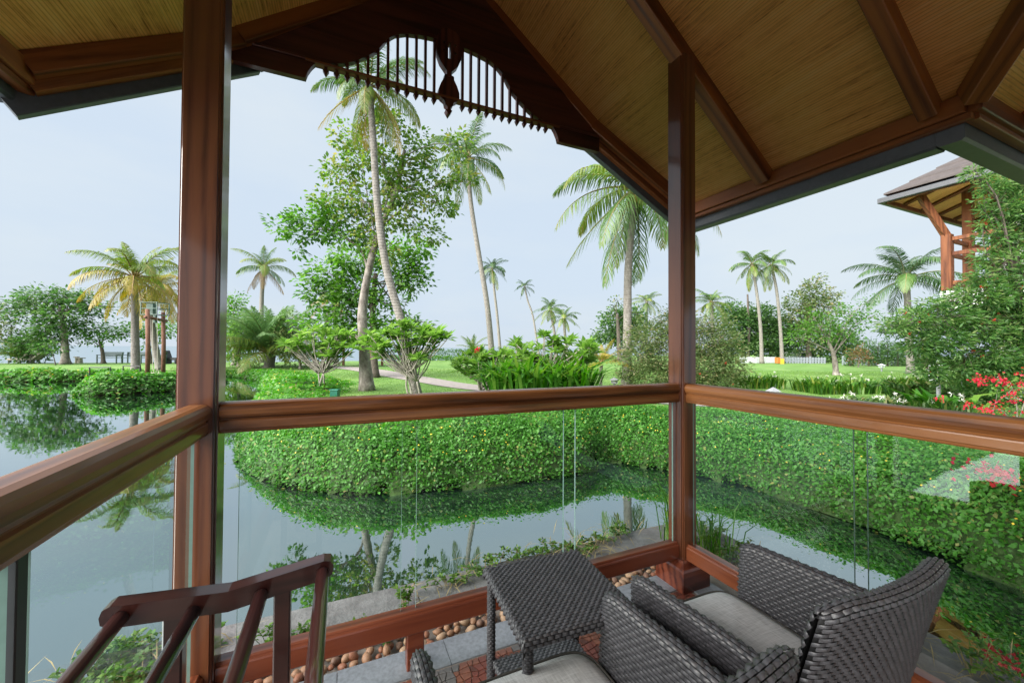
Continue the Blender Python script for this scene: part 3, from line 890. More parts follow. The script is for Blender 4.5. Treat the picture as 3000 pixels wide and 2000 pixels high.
# a thin moulding along the board, and the cross bar through the spindles
MB().cbox((FX-.905, FY0-.012, 3.219), (FX+.905, FY1+.006, 3.233), .003).build('cross_bar', W_BEAMX, fw)
for s in (-1, 1):
    a, b = sorted((FX+s*.907, FX+s*1.285))
    MB().cbox((a, FY0-.014, 3.224), (b, FY0-.001, 3.240), .003).build('board_moulding', W_DARKX, fw)
hx = np.array([p[0] for p in half])[::-1]; hz = np.array([p[1] for p in half])[::-1]
for s in (-1, 1):
    for k in range(12):
        a = .103+k*.0626
        x = FX+s*a; zt = float(np.interp(a, hx, hz))+.03
        w = .0085; zb = 3.196
        lp = [(x-w, zt), (x+w, zt), (x+w, zb+.004), (x+.0185, zb), (x, zb-.033), (x-.0185, zb), (x-w, zb+.004)]
        cut_shape('spindle', [lp], FY0+.008, FY1-.008, W_DARKZ, fw)
pend = [(0, 3.72), (.045, 3.71), (.075, 3.68), (.092, 3.63), (.094, 3.575), (.085, 3.52), (.062, 3.465), (.030, 3.428), (.018, 3.415), (.018, 3.388), (.034, 3.384), (.036, 3.360), (.058, 3.320), (.074, 3.275),
        (.076, 3.240), (.058, 3.212), (.032, 3.196), (.026, 3.168), (.012, 3.160), (.010, 3.142), (.024, 3.136), (0, 3.098)]
pl2 = [(FX+a, b) for a, b in pend]+[(FX-a, b) for a, b in pend[-2:0:-1]]
def hole(cx, cz, pts): return [(FX+cx+a, cz+b) for a, b in pts]
holes = [hole(0, 3.56, [(-.009, .06), (.009, .06), (.009, -.055), (-.009, -.055)]), hole(0, 3.372, [(-.010, .006), (.010, .006), (.006, -.006), (-.006, -.006)])]
for sx in (-1, 1):
    for dz in (.035, -.02):
        holes.append(hole(sx*.042, 3.575+dz, [(-.009, .006), (.007, .010), (.010, -.007), (-.006, -.008)]))
cut_shape('pendant', [pl2]+holes, FY0-.006, FY1+.004, W_DARKZ, fw)

# ---- floor: granite border, mosaic, pebbles, outer kerb
M_GRANITE = plain('grey_granite', (0.185, 0.20, 0.225), 0.42, 0.3, 60, 0.08, 160)
M_GRANITE2 = plain('weathered_granite', (0.135, 0.13, 0.135), 0.75, 0.4, 14, 0.5, 60)
M_GROUT = plain('floor_grout', (0.26, 0.22, 0.20), 0.8, 0.2, 30)
M_SLABSIDE = plain('veranda_base', (0.22, 0.20, 0.18), 0.85, 0.3, 8, 0.3)
fl_ = tag(MB().box((-.62, -5, -.34), (2.12, 1.935, -.006)).build('veranda_floor', M_GROUT), 'veranda floor of grey granite and red broken tile mosaic', kind='structure')
x = -.62
k = 0
while x < 2.12:
    w = (.62, .48, .66, .55, .44)[k % 5]; k += 1
    x1 = min(x+w, 2.12)
    MB().cbox((x+.0015, 1.765, -.006), (x1-.0015, 1.93, .002), .0015).build('granite_slab', M_GRANITE, fl_)
    x = x1
for y0, y1 in ((.9, 1.4), (1.401, 1.764), (.3, .899)):
    MB().cbox((-.62, y0+.001, -.006), (-.45, y1-.001, .002), .0015).build('granite_slab', M_GRANITE, fl_)
    MB().cbox((1.95, y0+.001, -.006), (2.12, y1-.001, .002), .0015).build('granite_slab', M_GRANITE, fl_)
MOS = [plain('mosaic_red', (0.17, 0.050, 0.036), 0.4, 0.3, 25), plain('mosaic_rust', (0.20, 0.075, 0.048), 0.4, 0.3, 25), plain('mosaic_grey', (0.13, 0.12, 0.12), 0.4, 0.3, 25), plain('mosaic_dark', (0.10, 0.035, 0.025), 0.4, 0.3, 25)]
cs = .033
gxn, gyn = int(2.40/cs), int(1.16/cs)
jit = rng.uniform(-.36, .36, (gyn+2, gxn+2, 2))*cs
def mosaic_tile(i, j):
    """one broken tile between four jittered corners"""
    c = []
    for (a, b) in ((0, 0), (1, 0), (1, 1), (0, 1)):
        q = jit[j+b, i+a]
        yy = .60+(j+b)*cs+(0 if (j+b) in (0, gyn) else q[1])
        xx = -.45+(i+a)*cs+(0 if (i+a) in (0, gxn) else q[0])
        c.append((xx, yy))
    m = np.mean(c, 0)
    c = [tuple(m+(np.array(p)-m)*.90) for p in c]
    lo = [(p[0], p[1], -.008) for p in c]; hi = [(m[0]+(p[0]-m[0])*.96, m[1]+(p[1]-m[1])*.96, .0012) for p in c]
    return lo+hi, [(0, 1, 5, 4), (1, 2, 6, 5), (2, 3, 7, 6), (3, 0, 4, 7), (4, 5, 6, 7)], m
rest = [MB() for _ in MOS]
cnt = 0
for j in range(gyn):
    for i in range(gxn):
        V, Fq, m = mosaic_tile(i, j)
        ring = math.hypot(m[0]-.75, m[1]-.9)
        pat = sin(ring*16)+.6*sin(m[0]*14+m[1]*5)
        mi = 2 if pat > 1.05 else (1 if pat > .3 else 0 if random.random() < .8 else 3)
        if .22 < m[0] < .86 and 1.42 < m[1] < 1.77 and cnt < 290:
            cnt += 1
            MB().add(V, Fq).build('tile', MOS[mi], fl_)
        else:
            rest[mi].add(V, Fq)
for q, mm in zip(rest, MOS):
    if q.v: tag(q.build('mosaic_tiles', mm, fl_), kind='stuff')
# kerb and ledge outside the railing
ledge = tag(MB().box((-.99, 1.936, -.36), (2.84, 2.48, -.075)).box((2.125, -5, -.36), (2.84, 1.934, -.075)).box((-.99, -5, -.36), (-.625, 1.934, -.075)).build('stone_ledge', M_SLABSIDE), 'stone ledge around the veranda at the water', kind='structure')
def kerb_stone(lo, hi):
    m = MB().cbox(lo, hi, .012)
    m.v = [(x+random.uniform(-.005, .005), y+random.uniform(-.005, .005), z+random.uniform(-.004, .004)) for x, y, z in m.v]
    m.build('kerb_stone', M_GRANITE2, ledge)
x = -.99
for w in (.56, .86, .7, .92, .66, .60): 
    kerb_stone((x+.003, 2.235, -.10), (min(x+w, 2.56)-.003, 2.475, .0)); x += w
    if x > 2.54: break
y = 2.475
for w in (.75, .62, .8, .66, .7, .6):
    kerb_stone((2.565, y-w+.003, -.10), (2.80, y-.003, -.005)); y -= w
y = 2.225
for w in (.7, .75, .66, .7):
    kerb_stone((-.985, y-w+.003, -.10), (-.78, y-.003, -.005)); y -= w
# pebbles in the strip between slab and kerb
PEB = [plain('pebble_tan', (0.27, 0.145, 0.08), 0.6, 0.3, 30), plain('pebble_rust', (0.24, 0.095, 0.05), 0.6, 0.3, 30), plain('pebble_cream', (0.34, 0.225, 0.14), 0.6, 0.25, 30), plain('pebble_brown', (0.16, 0.09, 0.06), 0.6, 0.3, 30)]
pm = []
for k in range(5):
    bm = bmesh.new(); bmesh.ops.create_icosphere(bm, subdivisions=2, radius=1)
    ph = rng.uniform(0, 6, 6)
    for v in bm.verts:
        c = v.co.normalized()
        s = 1+.12*sin(3*c.x+ph[0])*cos(2*c.y+ph[1])+.10*sin(4*c.z+ph[2]+c.x*2)
        v.co = Vector((c.x*1.0, c.y*.82, c.z*.62))*s
    me = bpy.data.meshes.new('pebble'); bm.to_mesh(me); bm.free()
    me.polygons.foreach_set('use_smooth', [True]*len(me.polygons)); me.materials.append(PEB[0]); pm.append(me)
def pebble(x, y, z, r):
    o = link('pebble', random.choice(pm), None, ledge, (x, y, z))
    o.rotation_euler = (random.uniform(-.5, .5), random.uniform(-.5, .5), random.uniform(0, 6.28)); o.scale = (r, r, r)
    own(o, random.choice(PEB))
n = 0
for yy in np.arange(1.96, 2.225, .046):
    for xx in np.arange(-.42, 2.12, .0505):
        if n >= 298: break
        r = random.uniform(.016, .031)
        pebble(xx+random.uniform(-.018, .018), yy+random.uniform(-.014, .014), -.055+random.uniform(0, .022), r); n += 1

# ================================================================== FURNITURE
M_WICKER = plain('charcoal_wicker', (0.058, 0.057, 0.064), 0.42, 0.5, 45, 0.0, spec=0.6)
M_WCORE = plain('wicker_core', (0.008, 0.008, 0.009), 0.7, 0.2, 20)
def cushion_material():
    m, t, o = newmat('grey_cushion_fabric')
    p = N(t, 'ShaderNodeBsdfPrincipled', Roughness=0.95); p.inputs['Specular IOR Level'].default_value = .1
    tcn = N(t, 'ShaderNodeTexCoord')
    ns = []
    for sc in ((260, 18, 20), (18, 260, 20), (3, 3, 3)):
        mp_ = N(t, 'ShaderNodeMapping'); mp_.inputs['Scale'].default_value = sc
        t.links.new(tcn.outputs['Object'], mp_.inputs['Vector'])
        n = N(t, 'ShaderNodeTexNoise', Scale=1.0, Detail=3.0); t.links.new(mp_.outputs['Vector'], n.inputs['Vector']); ns.append(n)
    a = N(t, 'ShaderNodeMath', operation='ADD'); t.links.new(ns[0].outputs['Fac'], a.inputs[0]); t.links.new(ns[1].outputs['Fac'], a.inputs[1])
    a2 = N(t, 'ShaderNodeMath', operation='MULTIPLY_ADD'); t.links.new(ns[2].outputs['Fac'], a2.inputs[0]); a2.inputs[1].default_value = .3; t.links.new(a.outputs[0], a2.inputs[2])
    mr = N(t, 'ShaderNodeMapRange'); mr.inputs['From Min'].default_value = .75; mr.inputs['From Max'].default_value = 1.6
    t.links.new(a2.outputs[0], mr.inputs['Value'])
    r = ramp_node(t, [(0.1, (.39, .40, .415)), (.5, (.54, .55, .565)), (.9, (.64, .65, .665))])
    t.links.new(mr.outputs['Result'], r.inputs['Fac']); t.links.new(r.outputs['Color'], p.inputs['Base Color'])
    b = N(t, 'ShaderNodeBump', Strength=0.25, Distance=0.002); t.links.new(a.outputs[0], b.inputs['Height']); t.links.new(b.outputs['Normal'], p.inputs['Normal'])
    t.links.new(p.outputs['BSDF'], o.inputs['Surface'])
    return m
M_CUSH = cushion_material()
M_PIPE = plain('cushion_piping', (0.05, 0.047, 0.042), 0.9, 0.2, 40)

def weave_arrays(surf, nu, nv, amp, pair=False):
    """woven strands: staggered pillow-shaped patches laid over surf(u, v) -> (pos, normal), all vectorised"""
    I, J = np.meshgrid(np.arange(nu), np.arange(nv)); I = I.ravel(); J = J.ravel()
    off = (J % 2)*.5
    gu = np.array([0, .22, .5, .78, 1.0])-.5; gv = np.array([0, .5, 1.0])-.5
    prof_u = np.array([-.75, .55, 1.0, .55, -.75]); prof_v = np.array([.15, 1.0, .15])
    Vs = []
    for b in range(3):
        for a in range(5):
            u = np.clip((I+.5+off-.25+gu[a]*1.0)/nu, 0, 1); v = np.clip((J+.5+gv[b]*.82)/nv, 0, 1)
            P, Nn = surf(u, v)
            Vs.append(P+Nn*(amp*prof_u[a]*prof_v[b]))
    V = np.stack(Vs, 1)
    n = len(I)
    q = []
    for b in range(2):
        for a in range(4):
            q.append((b*5+a, b*5+a+1, (b+1)*5+a+1, (b+1)*5+a))
    q = np.array(q)
    Fq = (q[None]+(np.arange(n)*15)[:, None, None]).reshape(-1, 4)
    return V.reshape(-1, 3), Fq
def num_normal(fun, u, v):
    e = 1e-3
    pu = fun(np.clip(u+e, 0, 1), v)-fun(np.clip(u-e, 0, 1), v)
    pv = fun(u, np.clip(v+e, 0, 1))-fun(u, np.clip(v-e, 0, 1))
    return unit(np.cross(pu, pv))
def woven(name, fun, nu, nv, amp, parent, sign=1, core=True):
    s = lambda u, v: (fun(u, v), sign*num_normal(fun, u, v))
    V, Fq = weave_arrays(s, nu, nv, amp)
    c = V.mean(0)
    if core:                                   # dark shell just below the strands closes the gaps
        nu2, nv2 = 14, 26
        U, W = np.meshgrid(np.linspace(0, 1, nu2), np.linspace(0, 1, nv2))
        P = fun(U.ravel(), W.ravel())-sign*num_normal(fun, U.ravel(), W.ravel())*amp*.55
        ii = np.arange(nu2*nv2).reshape(nv2, nu2)
        F2 = np.stack([ii[:-1, :-1], ii[:-1, 1:], ii[1:, 1:], ii[1:, :-1]], -1).reshape(-1, 4)
        m2 = np.concatenate([np.zeros(len(Fq), np.int32), np.ones(len(F2), np.int32)])
        F_all = np.concatenate([Fq, F2+len(V)]); V_all = np.concatenate([V, P])
    else:
        F_all, V_all, m2 = Fq, V, np.zeros(len(Fq), np.int32)
    me = arr_mesh(name, V_all-c, F_all, None, None, True)
    me.materials.append(M_WICKER); me.materials.append(M_WCORE)
    me.polygons.foreach_set('material_index', m2)
    return link(name, me, None, parent, c)
def rounded_loop(v, t, z0, z1, n=1):
    """v 0..1 -> across the thickness and up: inner face, rounded top, outer face"""
    h = z1-z0-t
    L = 2*h+pi*t
    s = v*L
    x = np.where(s < h, -t, np.where(s < h+pi*t, -t*np.cos(np.clip((s-h)/t, 0, pi)), t))
    z = np.where(s < h, z0+s, np.where(s < h+pi*t, z0+h+t*np.sin(np.clip((s-h)/t, 0, pi)), z0+h-(s-h-pi*t)))
    return x, z
def armchair(label, X0, X1, YF, YB, rot=0.0):
    """wicker armchair facing +Y: arms at X0 and X1, arm fronts at YF, back at YB"""
    t = thing('wicker_armchair', ((X0+X1)/2, (YF+YB)/2, 0), label, 'armchair')
    tk = .024
    for s, xa in ((-1, X0+tk), (1, X1-tk)):
        def f(u, v, xa=xa, s=s):
            e = np.clip((u-.90)/.10, 0, 1)
            th = tk*np.sqrt(np.clip(1-e**2*.96, 0, 1))
            zt = .640-.030*np.clip((u-.82)/.18, 0, 1)**2+.012*np.cos(u*pi)
            x, z = rounded_loop(v, tk, .13, .62)
            z = .13+(z-.13)*(zt-.13)/.49
            splay = .022*((z-.30)/.3)*s
            return np.stack([xa+x*th/tk+splay*1.0, YB+.06+(YF-YB-.06)*u, z], -1)
        woven('arm', f, 17, 84, .0052, t, sign=-1)
    def fb(u, v):
        e = np.clip((np.abs(u-.5)-.42)/.08, 0, 1)
        th = .026*np.sqrt(np.clip(1-e**2*.95, 0, 1))
        x, z = rounded_loop(v, .026, .20, .865)
        z = z-.022*np.clip((np.abs(u-.5)-.34)/.16, 0, 1)**2.0*np.clip((z-.5)/.36, 0, 1)
        w = (X1-X0)*(.5-.010*np.clip((z-.3)/.5, 0, 1))
        lean = -.135*np.clip((z-.22)/.64, 0, 1.1)**1.25
        curve = -.035*(1-(2*(u-.5))**2)
        return np.stack([(X0+X1)/2+(u-.5)*2*w, YB+.075+lean+curve+x*th/.026, z], -1)
    woven('backrest', fb, 23, 104, .0054, t, sign=1)
    def fs(u, v):                                                    # woven apron under the seat
        return np.stack([X0+.05+(X1-X0-.10)*u, np.full_like(u, YF-.03), .12+.24*v], -1)
    woven('seat_apron', fs, 22, 24, .004, t, sign=-1)
    MB().cbox((X0+.05, YB+.09, .30), (X1-.05, YF-.035, .345)).build('seat_base', M_WCORE, t)
    for lx_, ly_ in ((X0+.035, YF-.05), (X1-.035, YF-.05), (X0+.035, YB+.10), (X1-.035, YB+.10)):
        MB().tube([(lx_, ly_, .001), (lx_, ly_, .2)], [.016, .021], 10).build('leg', M_WICKER, t)
    # cushion: rounded slab with a dark welt
    a, b = (X1-X0)/2-.052, (YF-YB-.07)/2+.012
    cx, cy_ = (X0+X1)/2, YB+.095+b
    nth, nr = 56, 9
    V = []; Fq = []
    prof = [(0, .082), (.35, .0835), (.6, .081), (.8, .076), (.92, .066), (.985, .048), (1.0, .034), (.985, .018), (.9, .004)]
    for i, (r, h) in enumerate(prof):
        for k in range(nth):
            an = 2*pi*k/nth
            c_, s_ = cos(an), sin(an); ex = .30
            V.append((cx+a*r*math.copysign(abs(c_)**ex, c_), cy_+b*r*math.copysign(abs(s_)**ex, s_), .345+h+.006*sin(3*an)*r*(1-r)))
    for i in range(len(prof)-1):
        for k in range(nth):
            Fq.append((i*nth+k, i*nth+(k+1) % nth, (i+1)*nth+(k+1) % nth, (i+1)*nth+k))
    cu_ = MB().add(V, Fq).build('cushion', M_CUSH, t, smooth=True, recalc=True)
    ring = []
    for k in range(nth+1):
        an = 2*pi*k/nth; c_, s_ = cos(an), sin(an)
        ring.append((cx+a*.965*math.copysign(abs(c_)**.30, c_), cy_+b*.965*math.copysign(abs(s_)**.30, s_), .345+.060))
    MB().tube(ring, .0042, 6, False).build('piping', M_PIPE, cu_, smooth=True)
    return t
armchair('charcoal wicker armchair with grey cushion in the corner by the slim post', 1.005, 1.605, 1.165, .60)
armchair('charcoal wicker armchair with grey cushion in front of the side table', .205, .855, 1.125, .56)

# side table
tx, ty, ts, tz = .765, 1.315, .218, .535
tb = thing('wicker_side_table', (tx, ty, 0), 'small square charcoal wicker side table with a lower shelf', 'side table')
ca, sa = cos(radians(-3.5)), sin(radians(-3.5))
def rt(x, y): return tx+x*ca-y*sa, ty+x*sa+y*ca
def ftop(u, v, h=ts, z0=tz, drop=.030):
    """flat top whose edge rolls down"""
    q = (v-.5)*2*(h+drop); 
    y = np.clip(q, -h, h); zz = z0-np.clip(np.abs(q)-h, 0, drop)
    p = (u-.5)*2*(h+drop)
    x = np.clip(p, -h, h); zz = zz-np.clip(np.abs(p)-h, 0, drop)
    x = x+np.sign(p)*.006*np.sin(np.clip((np.abs(p)-h)/drop, 0, 1)*pi/2); y = y+np.sign(q)*.006*np.sin(np.clip((np.abs(q)-h)/drop, 0, 1)*pi/2)
    X = tx+x*ca-y*sa; Y = ty+x*sa+y*ca
    return np.stack([X, Y, zz], -1)
woven('table_top', ftop, 19, 40, .005, tb)
woven('shelf', lambda u, v: ftop(u, v, ts-.03, .17, .02), 18, 34, .004, tb)
for sx, sy in ((-1, -1), (1, -1), (1, 1), (-1, 1)):
    x_, y_ = rt(sx*(ts-.022), sy*(ts-.022))
    def fleg(u, v, x_=x_, y_=y_):
        an = 2*pi*u
        return np.stack([x_+.0165*np.cos(an), y_+.0165*np.sin(an), .002+(tz-.03)*v], -1)
    woven('leg', fleg, 6, 58, .003, tb)
a_, b_ = rt(-ts+.01, -ts+.01), rt(ts-.01, ts-.01)

# drying rack: dark wooden end frames with four round rails
rk = thing('drying_rack', (-.2, .6, 0), 'dark wooden drying rack with round rails and angled end frame', 'rack')
def rack_end(y):
    th = .036
    m = MB()
    prof = [(-.402, .950), (-.398, .962), (-.388, .967), (-.205, .951), (-.030, .975), (-.016, .972), (-.010, .962), (-.012, .943), (-.022, .935), (-.205, .910), (-.385, .927), (-.400, .936)]
    n = len(prof)
    V = [(p, y, q) for p, q in prof]+[(p, y+th, q) for p, q in prof]
    m.add(V, [(i, (i+1) % n, n+(i+1) % n, n+i) for i in range(n)]+[tuple(range(n-1, -1, -1)), tuple(range(n, 2*n))])
    m.build('end_bar', W_RACK, rk, recalc=True)
    for xx in (-.296, -.110):
        MB().cbox((xx-.016, y+.004, .003), (xx+.016, y+th-.004, .925), .003).build('leg', W_RACK, rk)
    MB().cbox((-.28, y+.006, .22), (-.126, y+th-.006, .26), .003).build('stretcher', W_RACK, rk)
rack_end(.965); rack_end(.10)
for xx, zz in ((-.372, .943), (-.262, .925), (-.148, .930), (-.032, .950)):
    MB().tube([(xx, .137, zz), (xx, .964, zz)], .0135, 14).build('rail', W_RACKY, rk, smooth=True)

# ================================================================== PLANTS
M_PALMBARK = bark('palm_trunk', (0.13, 0.115, 0.10), (0.36, 0.34, 0.31), ring=4.0)
M_BARK = bark('tree_bark', (0.055, 0.04, 0.03), (0.44, 0.40, 0.36), scale=6)
M_TWIG = bark('grey_twig', (0.20, 0.18, 0.15), (0.42, 0.39, 0.34), scale=20)
M_DARKBARK = bark('dark_bark', (0.05, 0.04, 0.03), (0.16, 0.13, 0.11), scale=10)
FR_GREEN = leafmat('frond_green', [(0.05, 0.125, 0.025), (0.085, 0.175, 0.04), (0.14, 0.22, 0.06), (0.30, 0.27, 0.11)], .3, .4, .5)
FR_LIME = leafmat('frond_lime', [(0.095, 0.185, 0.03), (0.15, 0.24, 0.04), (0.24, 0.27, 0.06), (0.38, 0.30, 0.12)], .35, .4, .5)
FR_YEL = leafmat('frond_yellow', [(0.20, 0.23, 0.03), (0.32, 0.28, 0.045), (0.40, 0.29, 0.07), (0.42, 0.27, 0.12)], .3, .45, .4)
FR_DRY = leafmat('frond_dry', [(0.20, 0.13, 0.06), (0.30, 0.21, 0.11), (0.38, 0.29, 0.17)], .2, .7, .2)
FR_DARK = leafmat('frond_dark', [(0.035, 0.085, 0.03), (0.055, 0.12, 0.04), (0.09, 0.155, 0.06), (0.17, 0.19, 0.10)], .25, .4, .5)

FR_FEATHER = leafmat('frond_feather', [(0.08, 0.17, 0.06), (0.12, 0.23, 0.08), (0.17, 0.28, 0.10), (0.25, 0.31, 0.12)], .35, .4, .5)

def frond_mesh(e0, bend, hang, nl=40, wid=.020, lmax=.27, seed=0):
    """coconut frond of unit length that leaves the crown at elevation e0 and arches over; gravity is -Z"""
    rs = np.random.default_rng(seed)
    ns = 16; s = np.linspace(0, 1, ns)
    el = np.maximum(radians(e0)-radians(bend)*s**1.35, radians(-86))
    tx_ = np.cos(el); tz_ = np.sin(el)
    X = np.concatenate([[0], np.cumsum((tx_[1:]+tx_[:-1])/2/(ns-1))]); Z = np.concatenate([[0], np.cumsum((tz_[1:]+tz_[:-1])/2/(ns-1))])
    V = []; Fq = []; R = []
    w = np.interp(s, [0, .1, 1], [.022, .012, .002])
    for i in range(ns):                                     # rachis: a thin three-sided bar
        up = np.array([-tz_[i], 0, tx_[i]])
        c = np.array([X[i], 0, Z[i]])
        V += [c+np.array([0, w[i], 0]), c+np.array([0, -w[i], 0]), c-up*w[i]*1.2]
    for i in range(ns-1):
        for k in range(3):
            Fq.append((3*i+k, 3*i+(k+1) % 3, 3*i+3+(k+1) % 3, 3*i+3+k)); R.append(.95)
    for side in (-1, 1):
        for k in range(nl):
            u = .10+.90*(k+rs.uniform(-.3, .3))/nl
            u = min(max(u, .08), .995)
            if rs.random() < .04: continue
            c = np.array([np.interp(u, s, X), 0, np.interp(u, s, Z)])
            ee = np.interp(u, s, el); t = np.array([cos(ee), 0, sin(ee)]); up = np.array([-sin(ee), 0, cos(ee)])
            L = lmax*(.35+.65*sin(pi*min(1, (u*.86+.18))))*(1 if u < .85 else 1-.45*(u-.85)/.15)*rs.uniform(.85, 1.1)
            d = np.array([0, side*.80, 0])+t*(.55+.5*u)+up*.12*(1-hang)+np.array([0, 0, -hang*.55])
            d += rs.normal(0, .07, 3); d /= np.linalg.norm(d)
            d2 = d*.75+np.array([0, 0, -.35-.75*hang])+rs.normal(0, .06, 3); d2 /= np.linalg.norm(d2)
            n_ = np.cross(d, up); n_ /= np.linalg.norm(n_)+1e-9
            ww = wid*rs.uniform(.8, 1.15)
            p1 = c+d*L*.5; p2 = p1+d2*L*.55
            b = len(V)
            V += [c+n_*ww*.35, c-n_*ww*.35, p1-n_*ww*.5, p1+n_*ww*.5, p2+n_*ww*.08, p2-n_*ww*.08]
            Fq += [(b, b+1, b+2, b+3), (b+3, b+2, b+5, b+4)]
            r = np.clip(.36+.13*rs.normal()+(.45*max(0, u-.5)), 0, .98); R += [r, r]
    return arr_mesh('frond', np.array(V), np.array(Fq), R, FR_GREEN)
FE = [82, 62, 42, 22, 2, -22, -48]
FROND = {}
for e in FE:
    FROND[('hang', e)] = [frond_mesh(e, {82: 58, 62: 78, 42: 92, 22: 88, 2: 74, -22: 56, -48: 34}[e]+dv, .75 if e < 30 else .45, seed=int(e+100+k), nl=58 if e > 10 else 46, wid=.0135 if e > 10 else .0095) for k, dv in enumerate((-8, 10))]
    FROND[('perk', e)] = [frond_mesh(e, {82: 34, 62: 44, 42: 52, 22: 52, 2: 46, -22: 36, -48: 26}[e]+dv, .25, seed=int(e+300+k), nl=52, wid=.0150, lmax=.24) for k, dv in enumerate((-6, 8))]
def smooth_path(pts, n):
    P = np.array(pts, float); t = np.linspace(0, len(P)-1, n); i = np.clip(t.astype(int), 0, len(P)-2)
    return catmull(P, i, (t-i)[:, None])
def palm(label, trunk, D, r0, r1, L, nf, style='hang', mats=None, seed=0, e_hi=80, e_lo=-50, base_z=None, group=None, nuts=0, az0=0.0, cut=None, name='coconut_palm', roll=0.0):
    """trunk: photo pixels from foot to crown, D one depth or one for each"""
    rs = random.Random(seed)
    Ds = D if hasattr(D, '__len__') else [D]*len(trunk)
    pts = [at(x, y, d) for (x, y), d in zip(trunk, Ds)]
    if base_z is not None: pts[0] = gp(trunk[0][0], Ds[0], base_z)
    path = smooth_path(pts, 5*len(pts))
    th = thing(name, path[0], label, 'palm', group)
    m = len(path); s = np.linspace(0, 1, m)
    rad = (r0+(r1-r0)*s)*(1+.45*np.exp(-s*14))*(1+.025*np.sin(s*40))
    MB().tube(path, list(rad), 14).build('trunk', M_PALMBARK, th, smooth=True)
    top = path[-1]
    ga = 2.39996
    mats = mats or [FR_GREEN]*4
    for k in range(nf):
        q = (k+.5)/nf
        e = e_hi+(e_lo-e_hi)*q**1.18+rs.uniform(-9, 9)
        ek = min(FE, key=lambda v: abs(v-e))
        me = FROND[(style, ek)][rs.randrange(2)]
        az = az0+k*ga+rs.uniform(-.25, .25)
        if cut and cut(az): continue
        o = link('frond', me, None, th, top+np.array([cos(az)*r1*.6, sin(az)*r1*.6, r1*.9*sin(radians(e))]))
        sc = L*rs.uniform(.86, 1.1)*(.72 if e > 66 else 1.0)
        o.rotation_euler = (rs.uniform(-.14, .14), radians(ek-e), az); o.scale = (sc, sc, sc)
        j = min(3, max(0, int((q+rs.uniform(-.14, .14))*4)))
        own(o, mats[j])
    if nuts:
        me = bpy.data.meshes.get('coconut_mesh')
        if me is None:
            bm = bmesh.new(); bmesh.ops.create_icosphere(bm, subdivisions=2, radius=1); me = bpy.data.meshes.new('coconut_mesh')
            for v in bm.verts: v.co.z *= 1.25
            bm.to_mesh(me); bm.free(); me.polygons.foreach_set('use_smooth', [True]*len(me.polygons))
            me.materials.append(plain('coconut_husk', (0.30, 0.24, 0.05), .6, .35, 8))
        for k in range(nuts):
            az = rs.uniform(0, 6.28); rr = r1*rs.uniform(1.0, 1.9)
            o = link('coconut', me, None, th, top+np.array([cos(az)*rr, sin(az)*rr, -rs.uniform(.05, .55)])); o.scale = (.095, .095, .095)
    return th
GGYD = [FR_GREEN, FR_GREEN, FR_LIME, FR_YEL]
GGYD2 = [FR_GREEN, FR_LIME, FR_YEL, FR_DRY]
# the leaning palm in front of the almond tree
palm('tall leaning coconut palm whose crown hangs behind the carved gable', [(1222,1160),(1180,960),(1133,790),(1107,610),(1094,420),(1083,250)], 10.3, .118, .080, 1.7, 20, mats=[FR_GREEN, FR_GREEN, FR_LIME, FR_YEL], seed=3, e_hi=70, e_lo=-62, base_z=.1, nuts=5)
palm('tall palm with bare leaning trunk right behind the almond tree crown', [(1445,1045),(1428,900),(1402,740),(1379,590),(1371,462)], 23, .17, .115, 3.05, 20, mats=[FR_GREEN, FR_GREEN, FR_GREEN, FR_LIME], seed=5, e_lo=-58, base_z=.1)
palm('slender palm just beside the tall leaning bare trunk', [(1468,1040),(1457,930),(1448,850),(1442,785)], 38, .14, .10, 2.0, 17, mats=[FR_DARK]*3+[FR_LIME], seed=8, base_z=.1)
palm('small far palm with curved trunk against open sky', [(1580,1000),(1562,930),(1546,880),(1537,838)], 52, .13, .10, 1.75, 15, mats=[FR_DARK]*4, seed=9, e_lo=-60, base_z=.1)
palm('upright palm, taller of the close pair behind the frangipanis', [(1630,1030),(1625,980),(1618,940),(1613,905)], 38, .13, .11, 1.9, 18, mats=[FR_GREEN, FR_GREEN, FR_LIME, FR_LIME], seed=10, base_z=.1)
palm('leaning palm, shorter of the close pair behind the frangipanis', [(1664,1030),(1656,990),(1653,950),(1652,930)], 36, .13, .11, 1.75, 18, mats=[FR_GREEN, FR_GREEN, FR_LIME, FR_LIME], seed=11, base_z=.1)
palm('large coconut palm with drooping fronds half hidden by the corner post', [(1836,1150),(1838,960),(1840,800),(1850,670),(1864,548)], 13.4, .155, .108, 3.7, 25, mats=[FR_LIME, FR_GREEN, FR_LIME, FR_GREEN], seed=21, e_lo=-74, base_z=.1, nuts=7, az0=.6)
palm('short golden young palm standing beside the green leafy clump', [(1758,1150),(1760,1105),(1762,1062)], 13.2, .07, .055, 1.15, 13, 'perk', [FR_LIME, FR_YEL, FR_YEL, FR_YEL], seed=13, e_lo=-5, base_z=.1)
palm('green palm standing above the tree line just before the corner post', [(1893,1040),(1894,960),(1895,885)], 42, .15, .12, 1.9, 18, mats=[FR_GREEN, FR_LIME, FR_GREEN, FR_LIME], seed=14, base_z=.1)
palm('short bushy palm above the large shrub beside the corner post', [(2090,1040),(2087,960),(2085,888)], 34, .15, .12, 2.0, 19, mats=[FR_GREEN, FR_GREEN, FR_LIME, FR_LIME], seed=15, base_z=.1)
palm('coconut palm of the twin pair with the straighter trunk by the white fence', [(2232,1064),(2228,960),(2216,850),(2203,775)], 36, .16, .10, 2.45, 18, mats=[FR_GREEN, FR_GREEN, FR_GREEN, FR_LIME], seed=16, base_z=.1, e_lo=-60)
